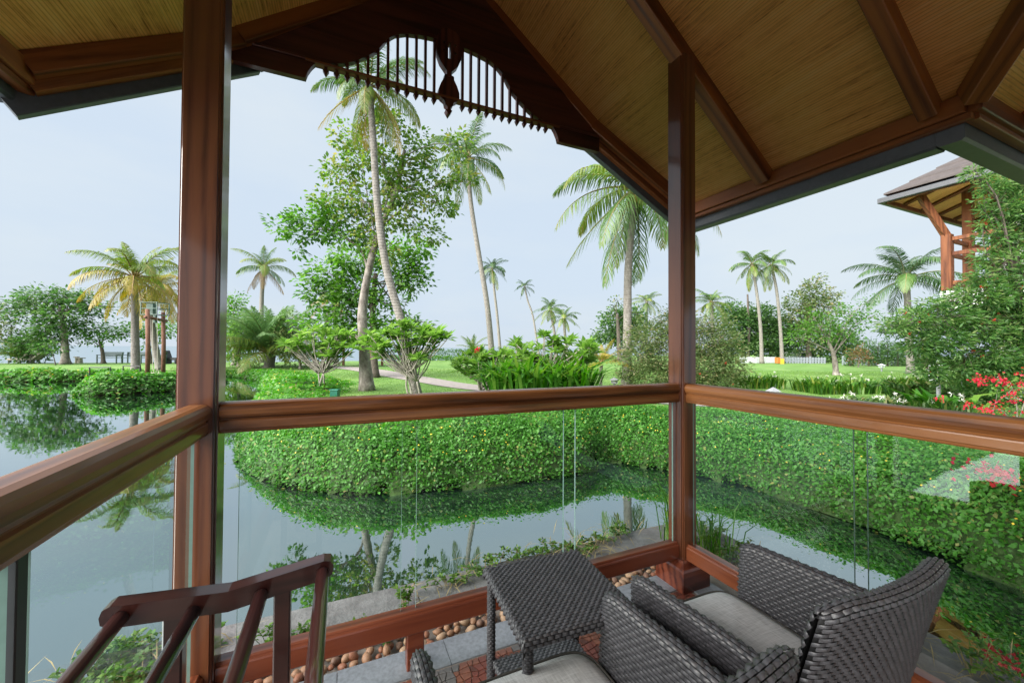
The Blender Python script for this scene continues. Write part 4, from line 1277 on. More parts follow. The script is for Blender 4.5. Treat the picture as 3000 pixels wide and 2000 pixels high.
palm('coconut palm of the twin pair standing by the yellow box', [(2292,1066),(2286,960),(2275,850),(2260,778)], 36, .16, .10, 2.35, 18, mats=[FR_GREEN, FR_GREEN, FR_GREEN, FR_LIME], seed=17, base_z=.1, e_lo=-60)
palm('broad feathery palm beside the two storey villa', [(2668,1075),(2662,950),(2655,815)], 22, .17, .14, 3.0, 20, mats=[FR_DARK, FR_DARK, FR_GREEN, FR_DARK], seed=18, e_lo=-30, base_z=.1)
palm('yellow green coconut palm on the grassy point in the pond', [(398,1096),(396,980),(395,890),(393,812)], 17.6, .155, .12, 2.45, 24, mats=[FR_LIME, FR_LIME, FR_YEL, FR_YEL], seed=19, e_lo=-52, base_z=.2, az0=.3)
palm('golden palm with crooked trunk leaning behind the swing posts', [(468,1085),(452,1000),(444,920),(455,845)], 20.5, .15, .12, 2.5, 21, mats=[FR_LIME, FR_YEL, FR_YEL, FR_YEL], seed=20, e_lo=-55, base_z=.2)
palm('grey green coconut palm rising behind the feather palm thicket', [(768,1060),(766,930),(768,850),(774,785)], 32, .19, .13, 2.6, 18, mats=[FR_GREEN, FR_LIME, FR_GREEN, FR_DRY], seed=22, e_lo=-45, base_z=.1)
palm('young palm with spreading fronds at the end of the lawn hedge', [(1383,1050),(1384,1035),(1385,1022)], 37, .14, .12, 1.9, 12, 'perk', [FR_GREEN, FR_LIME, FR_GREEN, FR_LIME], seed=23, e_hi=85, e_lo=12, base_z=.1)
palm('young palm with stiff fronds behind the flowering frangipani', [(1515,1050),(1515,1035),(1515,1025)], 36, .14, .12, 1.7, 11, 'perk', [FR_GREEN, FR_LIME, FR_GREEN, FR_LIME], seed=24, e_hi=85, e_lo=12, base_z=.1)
palm('pale palm half hidden behind the almond tree leaves', [(985,1080),(983,960),(978,880)], 30, .17, .13, 2.2, 15, mats=GGYD2, seed=25, e_lo=-40, base_z=.1)
palm('stout feather palm with a scarred short trunk at the channel bend', [(788,1082),(790,1060),(793,1035)], 24.5, .30, .30, 4.0, 54, 'perk', [FR_FEATHER]*3+[FR_LIME], seed=26, e_hi=88, e_lo=2, base_z=.1, name='feather_palm')
palm('low tufted palm growing behind the rock loungers', [(62,1066),(62,1058)], 29, .2, .18, 2.6, 16, 'perk', [FR_GREEN, FR_LIME, FR_GREEN, FR_LIME], seed=27, e_hi=86, e_lo=40, base_z=.2, name='tufted_palm')

# ---- broadleaf trees
def blobs_px(bl, D):
    out_ = []
    for b in bl:
        x, y, rx, ry = b[:4]; dd = b[4] if len(b) > 4 else 0
        d = D+dd
        out_.append((at(x, y, d), rx*d/FOC, ry*d/FOC))
    return out_
def crown_mesh(bl, dens, lsize, wr=.55, cluster=10, up=.5, droop=.1, flat=1.0, tone_up=.16, outline=1.0, crad=None):
    parts_ = []
    allc = []
    for c, rx, ry in bl:
        rz = (rx+ry)/2*flat
        vol = 4/3*pi*rx*ry*rz
        nc = max(4, int(dens*(vol**.80)))
        dirs = rdir(nc); rad = rng.uniform(.15, 1, nc)**.45
        cc = dirs*rad[:, None]
        loc = cc[:, [0]]*rx*CR*np.array([1, 1, 0])+cc[:, [1]]*np.array([CF[0], CF[1], 0])*rz+cc[:, [2]]*ry*np.array([0, 0, 1.])
        loc = loc*(1+.10*rng.normal(size=(nc, 1)))
        allc.append((c+loc, loc/np.array([rx, rz, ry]).mean()))
    C0 = np.concatenate([a for a, b in allc]); Dv = np.concatenate([b for a, b in allc])
    nc = len(C0)
    n = nc*cluster
    cr = crad or lsize*1.6
    P = np.repeat(C0, cluster, 0)+rng.normal(0, cr*.6, (n, 3))
    dirs = unit(P-np.repeat(C0, cluster, 0)+np.repeat(unit(Dv), cluster, 0)*cr*.6+rng.normal(0, cr*.25, (n, 3)))
    dirs[:, 2] = dirs[:, 2]*.6-droop; dirs = unit(dirs)
    nr = unit(rdir(n)*.7+np.array([0, 0, 1.0])*up+dirs*0)
    L = lsize*rng.uniform(.65, 1.25, n)
    V, Fq = leaf_quads(P, dirs, nr, L, L*wr, .5, .12)
    ct = np.repeat(.5+.17*rng.normal(size=nc), cluster)
    R = np.clip(ct+.13*rng.normal(size=n), 0, .98)
    return V, Fq, R, C0
def tree(name, label, trunk, D, r0, r1, bl, lmat, dens, lsize, bmat=None, cat='tree', group=None, base_z=None, branch=True, leafkw={}, fl=None, shrink=1.0):
    Ds = D if hasattr(D, '__len__') else [D]*len(trunk)
    pts = [at(x, y, d) for (x, y), d in zip(trunk, Ds)]
    if base_z is not None: pts[0] = gp(trunk[0][0], Ds[0], base_z)
    path = smooth_path(pts, 4*len(pts)); th = thing(name, path[0], label, cat, group)
    B = [(c, rx*shrink, ry*shrink) for c, rx, ry in blobs_px(bl, Ds[-1])]
    V, Fq, R, C0 = crown_mesh(B, dens, lsize, **leafkw)
    m = MB(); s = np.linspace(0, 1, len(path))
    m.tube(path, list((r0+(r1-r0)*s)*(1+.5*np.exp(-s*12))*(1+.06*np.sin(s*23+1))), 12)
    if branch:
        for c, rx, ry in B:
            k = int(len(path)*rng.uniform(.55, .98)); st = path[min(k, len(path)-1)]
            mid = st*.45+c*.55+np.array([0, 0, .12*np.linalg.norm(c-st)])+rng.normal(0, .05*np.linalg.norm(c-st), 3)
            rr = max(r1*.36, .010)
            m.tube(smooth_path([st, mid, c], 8), list(np.linspace(rr*1.25, rr*.25, 8)), 7)
            for _ in range(5):                                   # twigs inside the clump
                e = C0[np.argmin(np.linalg.norm(C0-(c+rng.normal(0, .6*rx, 3)), axis=1))]
                m.tube(smooth_path([mid*.3+c*.7, (mid*.2+c*.3+e*.5), e], 5), list(np.linspace(rr*.4, rr*.1, 5)), 5)
    m.build('trunk', bmat or M_BARK, th, smooth=True)
    link('crown', arr_mesh('crown', V-path[0], Fq, R, lmat), None, th, path[0])
    if fl:
        fmat, nf, fs = fl
        j = rng.choice(len(C0), min(nf, len(C0)), replace=False)
        k = 14
        P = np.repeat(C0[j]+rng.normal(0, lsize*.6, (len(j), 3)), k, 0); dr = rdir(len(P)); 
        V2, F2 = leaf_quads(P, dr, rdir(len(P)), np.full(len(P), fs), np.full(len(P), fs*.35))
        link('blossom', arr_mesh('blossom', V2-path[0], F2, np.repeat(rng.random(len(j)), k), fmat), None, th, path[0])
    return th
L_ALM = leafmat('almond_leaf', [(0.065, 0.145, 0.025), (0.105, 0.215, 0.038), (0.16, 0.275, 0.055), (0.24, 0.31, 0.075), (0.33, 0.31, 0.10)], .5, .4)
L_BRIGHT = leafmat('bright_leaf', [(0.055, 0.145, 0.025), (0.09, 0.22, 0.037), (0.135, 0.29, 0.055), (0.19, 0.34, 0.08)], .5, .4)
L_DEEP = leafmat('deep_leaf', [(0.042, 0.105, 0.032), (0.070, 0.160, 0.045), (0.105, 0.210, 0.06), (0.15, 0.255, 0.08)], .48, .4)
L_OLIVE = leafmat('olive_leaf', [(0.05, 0.090, 0.030), (0.085, 0.145, 0.045), (0.13, 0.195, 0.065), (0.20, 0.25, 0.095), (0.34, 0.30, 0.16)], .42, .4)
L_BOTTLE = leafmat('bottlebrush_leaf', [(0.035, 0.095, 0.030), (0.065, 0.165, 0.042), (0.105, 0.235, 0.06), (0.17, 0.30, 0.085), (0.26, 0.34, 0.13)], .48, .38)
L_FRANGI = leafmat('frangipani_leaf', [(0.11, 0.23, 0.045), (0.16, 0.31, 0.065), (0.22, 0.38, 0.09), (0.30, 0.43, 0.14)], .5, .35)
L_RUST = leafmat('rusty_leaf', [(0.12, 0.085, 0.03), (0.20, 0.11, 0.045), (0.12, 0.13, 0.04)], .3, .5)
M_RED = leafmat('red_brush', [(0.30, 0.03, 0.015), (0.45, 0.05, 0.02)], .2, .6)
M_BOUG = leafmat('bougainvillea_bract', [(0.55, 0.022, 0.06), (0.70, 0.035, 0.085), (0.62, 0.05, 0.05)], .35, .6)
# main almond tree (foliage tiers read off the photograph)
tree('almond_tree', 'big leaning almond tree with patchy grey bark and loose high crown', [(1075,1165),(1066,1010),(1062,905),(1085,770),(1118,660),(1160,560),(1185,440)], 11.9, .165, .05,
     [(1120,365,95,50),(1020,400,55,45),(1060,455,90,60),(985,520,75,45),(1130,500,110,65),(1220,430,80,55),(1330,425,62,42),(1290,510,85,48),(1365,530,45,30),(1200,560,100,55),
      (1060,580,95,50),(960,590,60,35),(1290,605,80,45),(1150,640,95,45),(1250,690,75,40),(1110,315,50,30),(1075,690,60,45),(1120,730,70,40),(1030,640,60,40)], L_ALM, 36, .145, base_z=.1, shrink=.84, leafkw=dict(cluster=13, up=.6, droop=.2, crad=.14, wr=.6))
tree('almond_tree', 'low spreading branch tree with broad glossy leaves left of the leaning palm', [(1072,1160),(1072,1060),(1066,960),(1078,830),(1062,740),(1000,690),(940,665)], [12.1]*7, .05, .03,
     [(830,662,52,22),(905,640,70,32),(975,630,65,38),(880,690,52,18),(1010,690,60,30),(870,735,26,15),(940,680,50,22)], L_BRIGHT, 78, .16, base_z=.1, leafkw=dict(cluster=8, up=1.0, droop=.1, crad=.14))
tree('almond_tree', 'dark trunked almond tree with flat tiers of leaves behind the leaning palm', [(1098,1106),(1095,1000),(1092,900),(1100,800)], 17.2, .16, .09,
     [(960,800,75,42),(1040,760,75,40),(930,860,55,32),(1040,850,90,42),(1000,905,60,32),(1150,760,90,45),(1215,730,55,28),(1190,815,70,35),(1235,790,38,18),(1120,880,65,28),(1215,850,22,18),(950,950,85,28),(1060,955,95,32),(1190,955,80,28),(1235,960,35,18)],
     L_BRIGHT, 36, .23, M_DARKBARK, base_z=.1, leafkw=dict(cluster=9, up=1.0, droop=.05, crad=.22, flat=.9))
# far bank, beyond the pond arm
tree('spreading_tree', 'wide flat crowned tree with thick pale trunk beside the loungers', [(192,1066),(190,1010),(186,950),(175,900)], 27.5, .22, .13,
     [(60,885,60,20),(130,870,75,26),(205,868,60,28),(250,885,55,22),(100,915,80,26),(190,920,85,30),(280,905,40,16),(150,965,70,26),(110,1000,50,24),(205,960,45,22),(320,903,28,10),(150,1005,45,26)], L_DEEP, 17, .26, M_BARK, base_z=.15, leafkw=dict(cluster=9, up=1.0, crad=.3))
tree('small_tree', 'small bright tree leaning over the first green bench', [(303,1066),(300,1030),(292,1000)], 28.5, .13, .08, [(270,960,55,24),(320,965,55,22),(240,985,32,16),(290,985,50,18),(370,975,48,16)], L_BRIGHT, 15, .22, M_DARKBARK, base_z=.15, leafkw=dict(cluster=9, up=1.0, crad=.28))
tree('small_tree', 'dark leaning sapling seen between the swing posts', [(443,1066),(438,1020),(436,985)], 29, .1, .06, [(440,955,60,28),(490,965,50,28),(400,970,45,20),(425,1010,22,10),(470,1020,16,10)], L_BRIGHT, 15, .22, M_DARKBARK, base_z=.15, leafkw=dict(cluster=9, up=1.0, crad=.28))
tree('small_tree', 'leafy tree at the edge of the far bank past the lamp pole', [(-30,1070),(-20,1010),(-5,960)], 27, .2, .1, [(0,960,40,26),(-40,930,60,40),(10,1000,30,20)], L_OLIVE, 14, .22, base_z=.15, leafkw=dict(cluster=9, crad=.28))
tree('shrub', 'dense rounded dark shrub growing behind the rock loungers', [(95,1066),(92,1040)], 28.5, .12, .1, [(60,1025,36,36),(105,1025,42,34),(80,1000,40,28)], L_DEEP, 22, .2, cat='shrub', base_z=.15, leafkw=dict(cluster=10, crad=.25))
tree('sapling', 'thin twiggy sapling staked at the far hedge', [(163,1074),(158,1048),(152,1030)], 26, .03, .02, [(140,1015,28,18),(165,1025,22,14)], L_DEEP, 18, .17, M_DARKBARK, base_z=.15, leafkw=dict(cluster=8, crad=.2))
# around the channel bend, right of the thick post
tree('broad_tree', 'fresh green tree rising behind the thick post at the channel', [(690,1075),(690,1000),(685,930)], 27, .2, .12, [(675,885,50,28),(700,930,62,42),(655,950,55,50),(735,955,50,32),(690,985,55,40),(720,1000,40,30)], L_BRIGHT, 17, .2, base_z=.15, leafkw=dict(cluster=9, crad=.26))
tree('bamboo_clump', 'feathery yellow green clump drooping beside the stout feather palm', [(700,1078),(700,1040),(705,1000)], 25, .12, .08, [(695,1010,42,42),(715,965,42,38),(690,1045,30,20)], L_FRANGI, 24, .24, cat='bush', base_z=.15, leafkw=dict(cluster=10, droop=.7, wr=.25, crad=.26))
tree('shrub', 'low rounded hedge shrub at the foot of the stout feather palm', [(735,1078),(735,1066)], 24, .05, .04, [(725,1058,40,14),(755,1060,28,12)], L_BRIGHT, 30, .13, cat='shrub', base_z=.15, leafkw=dict(cluster=9))
tree('leafy_bush', 'wispy grey green bush between feather palm and frangipani', [(880,1080),(878,1050),(876,1010)], 23, .08, .05, [(860,960,38,42),(835,1000,45,30),(880,1010,40,40),(850,1040,40,26),(905,1030,45,26)], L_OLIVE, 20, .17, cat='bush', base_z=.15, leafkw=dict(cluster=9))
# right: big shrub, tree line, garden trees
tree('bottlebrush_shrub', 'large airy grey green shrub spreading on both sides of the corner post', [(2010,1150),(2000,1100),(1995,1040)], 12.5, .09, .05,
     [(1900,985,70,48),(1985,960,70,45),(1870,1050,70,45),(1960,1040,90,55),(2060,1000,75,50),(2120,1000,50,40),(2050,1070,95,55),(2140,1060,50,50),(1910,1100,85,40),(2010,1110,90,38),(2110,1120,65,35),(1975,925,38,25),(2090,950,55,30),(1835,1095,35,20)],
     L_OLIVE, 190, .10, M_TWIG, 'shrub', base_z=.1, leafkw=dict(cluster=10, wr=.34, crad=.12, up=.2), fl=(M_RED, 12, .05))
for lab, tr_, D_, bl_, mt, ls, dn in (
  ('round dark tree at the tree line behind the golden young palm', [(1830,1050),(1826,990)], 40, [(1800,940,45,26),(1850,930,38,30),(1780,985,40,24),(1830,985,48,30),(1870,960,30,30),(1810,905,16,12)], L_DEEP, .3, 24),
  ('loose sparse tree reaching above the line by the big palm trunk', [(1815,1050),(1812,980),(1808,920)], 38, [(1800,895,18,14),(1812,880,14,12),(1870,920,24,16),(1795,920,14,10)], L_OLIVE, .26, 10),
  ('green tree mass in the tree line just right of the corner post', [(2180,1056),(2178,1000)], 40, [(2170,945,60,36),(2220,925,50,34),(2140,915,40,24),(2200,1000,60,28),(2250,960,40,30),(2150,1010,50,24)], L_DEEP, .3, 24),
  ('rounded tree behind the white fence and twin palms', [(2260,1056),(2258,1010)], 40, [(2250,1000,50,28),(2290,960,40,30),(2310,1000,38,30),(2240,1030,45,14),(2300,1035,38,12)], L_DEEP, .3, 24),
  ('tall loose crowned tree overlooking the pale outbuilding', [(2370,1056),(2368,960),(2372,890)], 39, [(2340,890,42,34),(2385,860,38,34),(2410,900,48,30),(2345,940,48,34),(2390,830,25,18),(2440,865,26,14),(2390,950,50,30),(2360,1000,42,30)], L_OLIVE, .26, 17),
  ('dark bushy tree filling the line behind the garden tree', [(2440,1056),(2442,1020)], 40, [(2420,1010,40,26),(2480,1010,42,30),(2450,985,38,26),(2390,1045,36,14),(2470,1045,40,14)], L_DEEP, .3, 24)):
    tree('line_tree', lab, tr_, D_, .25, .12, bl_, mt, dn, ls, M_DARKBARK, group='trees along the far fence', base_z=.1, leafkw=dict(cluster=8, crad=ls*1.3))
for k, (x, h, w) in enumerate(((2545, 1000, 16), (2572, 1004, 15), (2600, 996, 17), (2630, 1008, 14), (2490, 1030, 14), (2660, 1016, 14), (2690, 1010, 15), (2720, 1014, 15))):
    tree('cypress', 'narrow dark green hedge tree in the row along the grey fence', [(x,1068),(x,1040),(x,h+10)], 31.5, .06, .02, [(x,h+8,w*.55,12),(x,h+26,w*.85,14),(x,h+45,w,14),(x,h+60,w*.9,10)], L_DEEP, 95, .20, M_DARKBARK, group='hedge trees along the grey fence', base_z=.1, leafkw=dict(cluster=9, droop=-.35, wr=.3, crad=.16))
tree('shrub', 'rusty brown shrub in front of the row of hedge trees', [(2515,1072),(2515,1050)], 29.5, .05, .03, [(2500,1035,24,18),(2530,1030,24,20),(2515,1052,30,12)], L_RUST, 28, .15, cat='shrub', base_z=.1, leafkw=dict(cluster=9))
tree('garden_tree', 'small bright garden tree with forked trunk on the open lawn', [(2450,1095),(2446,1060),(2440,1030),(2425,1000)], 20, .13, .07,
     [(2400,960,52,28),(2350,965,34,22),(2440,930,52,28),(2480,965,45,28),(2500,910,45,18),(2545,880,38,8),(2380,925,34,16),(2430,985,50,18),(2520,940,34,20),(2330,990,28,16),(2560,925,20,14)], L_BRIGHT, 36, .155, M_BARK, base_z=.1, leafkw=dict(cluster=9, up=1.0, crad=.2, flat=.9))
# the bottlebrush tree that hides much of the villa
tree('bottlebrush_tree', 'tall drooping bottlebrush tree with red brushes beside the bougainvillea', [(3075,1320),(3060,1200),(3020,1050),(2985,900),(2970,720)], 8.0, .10, .05,
     [(2965,510,52,36),(2910,545,42,24),(3030,560,80,60),(2940,610,50,32),(2875,520,16,12),(2865,590,18,10),(3000,650,68,42),(2925,690,45,30),(2880,655,18,10),(3040,720,70,60),(2950,770,72,38),(2880,745,24,14),(2885,815,50,24),(2800,868,34,16),(2720,895,40,20),
      (2880,870,80,42),(2980,860,75,50),(2780,920,70,36),(2680,940,62,34),(2620,955,45,26),(2870,960,85,42),(2980,960,70,50),(2760,1000,75,42),(2690,1010,50,36),(2880,1050,80,45),(2790,1085,65,40),(2960,1050,70,50),(2720,1075,40,30),(2900,1120,70,36),(3030,950,70,90),(3040,1080,60,60),(2850,500,24,16)],
     L_BOTTLE, 300, .105, M_DARKBARK, base_z=-.1, leafkw=dict(cluster=14, wr=.26, crad=.075, up=.3, droop=.1), fl=(M_RED, 90, .042))
tree('shrub', 'deep green shrub filling the bank behind the bougainvillea', [(2920,1240),(2915,1180),(2910,1130)], 9.6, .06, .03, [(2850,1140,75,45),(2940,1105,80,50),(2790,1165,55,30),(3020,1130,70,70),(2900,1180,90,35),(2980,1200,70,30)], L_DEEP, 120, .10, M_DARKBARK, 'shrub', base_z=.1, leafkw=dict(cluster=11, crad=.10))
tree('bougainvillea', 'bougainvillea bush with bright crimson bracts over the hedge bank', [(3010,1330),(2985,1270),(2960,1220)], 6.2, .03, .015,
     [(2960,1120,60,28),(2900,1200,55,22),(2985,1190,55,30),(3020,1140,50,40),(2930,1240,60,30)], L_FRANGI, 150, .05, M_TWIG, 'shrub', base_z=.2, leafkw=dict(cluster=9, crad=.06), fl=None)
bg_ = [o for o in COL.objects if o.name.startswith('bougainvillea')][0]
for bx in ((2955,1115,48,22,340),(2880,1200,45,18,260),(2990,1165,16,12,90),(2890,1375,45,14,60),(2945,1405,40,18,110),(2840,1360,20,10,25)):
    dd = 6.0 if bx[1] < 1300 else 3.02; c = at(bx[0], bx[1], dd); n = bx[4]
    cc = c+rng.normal(0, .8, (12, 3))*np.array([bx[2], bx[2], bx[3]])*dd/FOC
    n = int(n*.6); P = cc[rng.integers(0, 12, n)]+rng.normal(0, .035, (n, 3))
    V, Fq = leaf_quads(P, rdir(n), rdir(n), np.full(n, .036), np.full(n, .034))
    o = link('bract_spray', arr_mesh('bract_spray', V-c, Fq, rng.random(n), M_BOUG), None, bg_, c); o['kind'] = 'stuff'

# ---- frangipani shrubs: forked bare stems with rosettes of long leaves
def frangipani(label, base, D, tips, leaf=.29, mat=None, flowers=0, group=None, seed=1, nleaf=17, z0=.1, stems=3):
    rs = np.random.default_rng(seed)
    b = gp(base, D, z0); th = thing('frangipani', b, label, 'shrub', group)
    T = [at(x, y, D+rs.uniform(-.5, .5)) for x, y in tips]
    m = MB()
    roots = [b+np.array([rs.normal(0, .10), rs.normal(0, .08), 0]) for _ in range(stems)]
    hub = []
    for r in roots:
        c = np.mean(T, 0); hub.append(r*.55+c*.45+rs.normal(0, .12, 3))
    for r, h in zip(roots, hub): m.tube(smooth_path([r, r*.6+h*.4+rs.normal(0, .03, 3), h], 6), list(np.linspace(.032, .022, 6)), 7)
    P, Dn, Nn = [], [], []
    for q in T:
        h = hub[int(rs.integers(len(hub)))]
        m.tube(smooth_path([h, h*.5+q*.5+np.array([0, 0, -.08])+rs.normal(0, .03, 3), q], 6), list(np.linspace(.020, .011, 6)), 6)
        for k in range(nleaf):
            az = k*2.4+rs.uniform(-.3, .3); el = radians(rs.uniform(-5, 62))
            Dn.append((cos(az)*cos(el), sin(az)*cos(el), sin(el))); P.append(q+np.array([0, 0, rs.uniform(-.03, .02)]))
            Nn.append((-cos(az)*sin(el), -sin(az)*sin(el), cos(el)))
    m.build('stem', M_TWIG, th, smooth=True)
    P, Dn, Nn = np.array(P), np.array(Dn), np.array(Nn); n = len(P)
    V, Fq = leaf_quads(P, Dn, Nn, leaf*rs.uniform(.7, 1.15, n), leaf*.34*np.ones(n), .55, .16)
    link('foliage', arr_mesh('foliage', V-b, Fq, np.clip(.5+.22*rs.normal(size=n), 0, .98), mat or L_FRANGI), None, th, b)
    if flowers:
        j = rs.choice(len(T), flowers)
        Q = np.repeat(np.array([T[i] for i in j])+np.array([0, 0, .09]), 6, 0); n = len(Q)
        V, Fq = leaf_quads(Q, unit(rs.normal(size=(n, 3))+np.array([0, 0, .6])), unit(rs.normal(size=(n, 3))), np.full(n, .07), np.full(n, .05))
        link('blossom', arr_mesh('blossom', V-b, Fq, rs.random(n), M_BOUG), None, th, b)
    return th
def tipset(cx, cy_, rx, ry, n, seed):
    rs = random.Random(seed); o_ = []
    for k in range(n):
        a = rs.uniform(0, 6.28); r = sqrt(rs.uniform(.02, 1))
        o_.append((cx+cos(a)*r*rx, cy_+sin(a)*r*ry))
    return o_
frangipani('frangipani with pale forked stems beside the small green box', 940, 11.2, tipset(945,1010,112,48,46,1), seed=1)
frangipani('frangipani with wide pale leaves in front of the leaning palm foot', 1205, 9.9, tipset(1195,1005,125,52,52,2), seed=2, leaf=.30)
frangipani('frangipani with a single pink bloom on slim upright stems', 1420, 10.6, tipset(1425,1070,90,42,42,3)+[(1395,1040)], seed=3, flowers=0, stems=5)
frangipani('frangipani with many pale forked branches against the green leafy clump', 1610, 9.8, tipset(1610,1045,150,62,66,4), seed=4, stems=5, leaf=.28)
fz = at(1398, 1027, 10.4)
fz_o = [o for o in COL.objects if o.get('label', '').startswith('frangipani with a single pink')][0]
V, Fq = leaf_quads(np.repeat(fz[None], 22, 0)+rng.normal(0, .025, (22, 3)), unit(rdir(22)+np.array([0, 0, .5])), rdir(22), np.full(22, .075), np.full(22, .055))
link('blossom', arr_mesh('blossom', V-fz, Fq, rng.random(22), M_BOUG), None, fz_o, fz)

# ---- strap-leaved clumps
def strap_clump(name, label, cx, D, w, h, n, mats, cat='plant', group=None, lw=.055, z0=.1, arch=.5, flowers=0, seed=0, px=True, dpt=None):
    rs = np.random.default_rng(seed)
    b = gp(cx, D, z0); th = thing(name, b, label, cat, group)
    W = w*D/FOC/2
    X = rs.uniform(-1, 1, n)*W; Yv = rs.uniform(-1, 1, n)*(dpt or W*.55)
    base = b+X[:, None]*CR*np.array([1, 1, 0])+Yv[:, None]*np.array([CF[0], CF[1], 0])
    az = rs.uniform(0, 2*pi, n); out_ = np.stack([np.cos(az), np.sin(az), np.zeros(n)], -1)+ (X/W*.5)[:, None]*CR
    H = h*rs.uniform(.6, 1.1, n)
    mid = base+out_*(H*.28*arch)[:, None]+np.array([0, 0, 1])*(H*.68)[:, None]
    tip = base+out_*(H*.80*arch)[:, None]+np.array([0, 0, 1])*(H*rs.uniform(.55, 1.0, n))[:, None]
    sd_ = unit(np.cross(out_, np.array([0, 0, 1.])+0*out_))*(lw/2)
    V = np.stack([base-sd_*.7, base+sd_*.7, mid+sd_, mid-sd_, tip+sd_*.12, tip-sd_*.12], 1).reshape(-1, 3)
    k = np.arange(n)*6
    Fq = np.concatenate([np.stack([k, k+1, k+2, k+3], -1), np.stack([k+3, k+2, k+4, k+5], -1)])
    r = np.clip(.45+.25*rs.normal(size=n), 0, .98); R = np.concatenate([r, np.clip(r+.08, 0, .98)])
    link('foliage', arr_mesh('foliage', V-b, Fq, R, mats), None, th, b)
    if flowers:
        Q = b+rs.uniform(-1, 1, (flowers, 1))*W*CR*np.array([1, 1, 0])+rs.uniform(-.5, .5, (flowers, 1))*W*np.array([CF[0], CF[1], 0])
        Q[:, 2] = z0+h*rs.uniform(.75, 1.12, flowers)
        mm = MB()
        for q in Q: mm.tube([(q[0], q[1], z0+.1), q], .006, 4)
        mm.build('flower_stalk', L_BRIGHT, th)['kind'] = 'stuff'
        kk = 11; P = np.repeat(Q, kk, 0); nn2 = len(P)
        V, Fq = leaf_quads(P, unit(rs.normal(size=(nn2, 3))+np.array([0, 0, .15])), unit(rs.normal(size=(nn2, 3))), np.full(nn2, .065), np.full(nn2, .009))
        link('blossom', arr_mesh('blossom', V-b, Fq, None, M_LILY), None, th, b)
    return th
M_LILY = plain('white_spider_lily', (0.74, 0.74, 0.68), .7, .08, 5)
L_STRAP = leafmat('strap_leaf', [(0.028, 0.095, 0.012), (0.05, 0.16, 0.018), (0.09, 0.23, 0.03), (0.15, 0.29, 0.045), (0.26, 0.31, 0.06)], .4, .35)
L_HELI = leafmat('heliconia_leaf', [(0.035, 0.125, 0.016), (0.065, 0.205, 0.026), (0.11, 0.28, 0.04), (0.19, 0.32, 0.06)], .45, .35)
L_DARKSTRAP = leafmat('dark_strap_leaf', [(0.022, 0.060, 0.016), (0.04, 0.10, 0.022), (0.075, 0.15, 0.03), (0.16, 0.17, 0.06)], .3, .35)
strap_clump('ginger_clump', 'dense bright green ginger clump between the frangipanis', 1580, 9.2, 270, 1.22, 820, L_HELI, lw=.085, arch=.75, seed=31, dpt=.6)
strap_clump('spider_lily', 'yellowing spider lily clump behind the grey lantern', 2225, 13.5, 112, .50, 560, L_STRAP, flowers=7, seed=32)
strap_clump('spider_lily', 'long dark green spider lily bed under the forked garden tree', 2460, 12.2, 205, .50, 1050, L_STRAP, flowers=13, seed=33)
strap_clump('spider_lily', 'spider lily clump with orange tinted leaf tips by the bottlebrush tree', 2655, 12.6, 100, .54, 460, L_STRAP, flowers=8, seed=34)
strap_clump('spider_lily', 'arching spider lily with white blooms right above the side handrail', 2580, 8.2, 190, .38, 340, L_DARKSTRAP, flowers=12, seed=35, lw=.05, arch=.9)
strap_clump('spider_lily', 'low white flowered lily clump at the hedge top by the handrail', 2480, 8.6, 110, .28, 160, L_STRAP, flowers=10, seed=36, lw=.035)
strap_clump('broadleaf_plant', 'broad glossy leaved plant under the bottlebrush tree', 2770, 7.4, 120, .60, 60, L_HELI, lw=.13, arch=.85, seed=37, z0=.15)
strap_clump('spider_lily', 'lily clump with white flowers beside the bougainvillea', 2760, 7.2, 120, .40, 150, L_DARKSTRAP, flowers=6, seed=38, lw=.035, z0=.2)
strap_clump('fern_clump', 'dark arching fern clump with brown tips under the white domed lamp', 2690, 10.2, 120, .62, 260, L_DARKSTRAP, lw=.05, arch=1.0, seed=39)

# ---- far hedge closing the lawn
def hedge(label, x0, x1, D, h, mat, seed, ls=.16):
    a, b = gp(x0, D, .1), gp(x1, D, .1); n = int(np.linalg.norm(b-a)*260)
    th = thing('clipped_hedge', (a+b)/2, label, 'hedge')
    t = rng.random(n)[:, None]; P = a*(1-t)+b*t+np.array([CF[0], CF[1], 0])*rng.uniform(-.35, .35, (n, 1)); P[:, 2] = .1+h*rng.uniform(0, 1, n)**.6+.05*np.sin(t[:, 0]*60)
    V, Fq = leaf_quads(P, rdir(n)+np.array([0, 0, .4]), rdir(n), ls*rng.uniform(.7, 1.2, n), ls*.5*np.ones(n))
    c = (a+b)/2
    link('foliage', arr_mesh('foliage', V-c, Fq, np.clip(.5+.2*rng.normal(size=n), 0, .98), mat), None, th, c)
hedge('low clipped green hedge closing off the lawn at the lake', 1120, 1420, 38.6, .5, L_BRIGHT, 1)
hedge('tall grassy hedge behind the clipped one at the lake edge', 1200, 1420, 40, 1.15, L_DEEP, 2)
hedge('low green hedge at the lawn end behind the frangipanis', 1421, 1800, 39, .6, L_BRIGHT, 3)

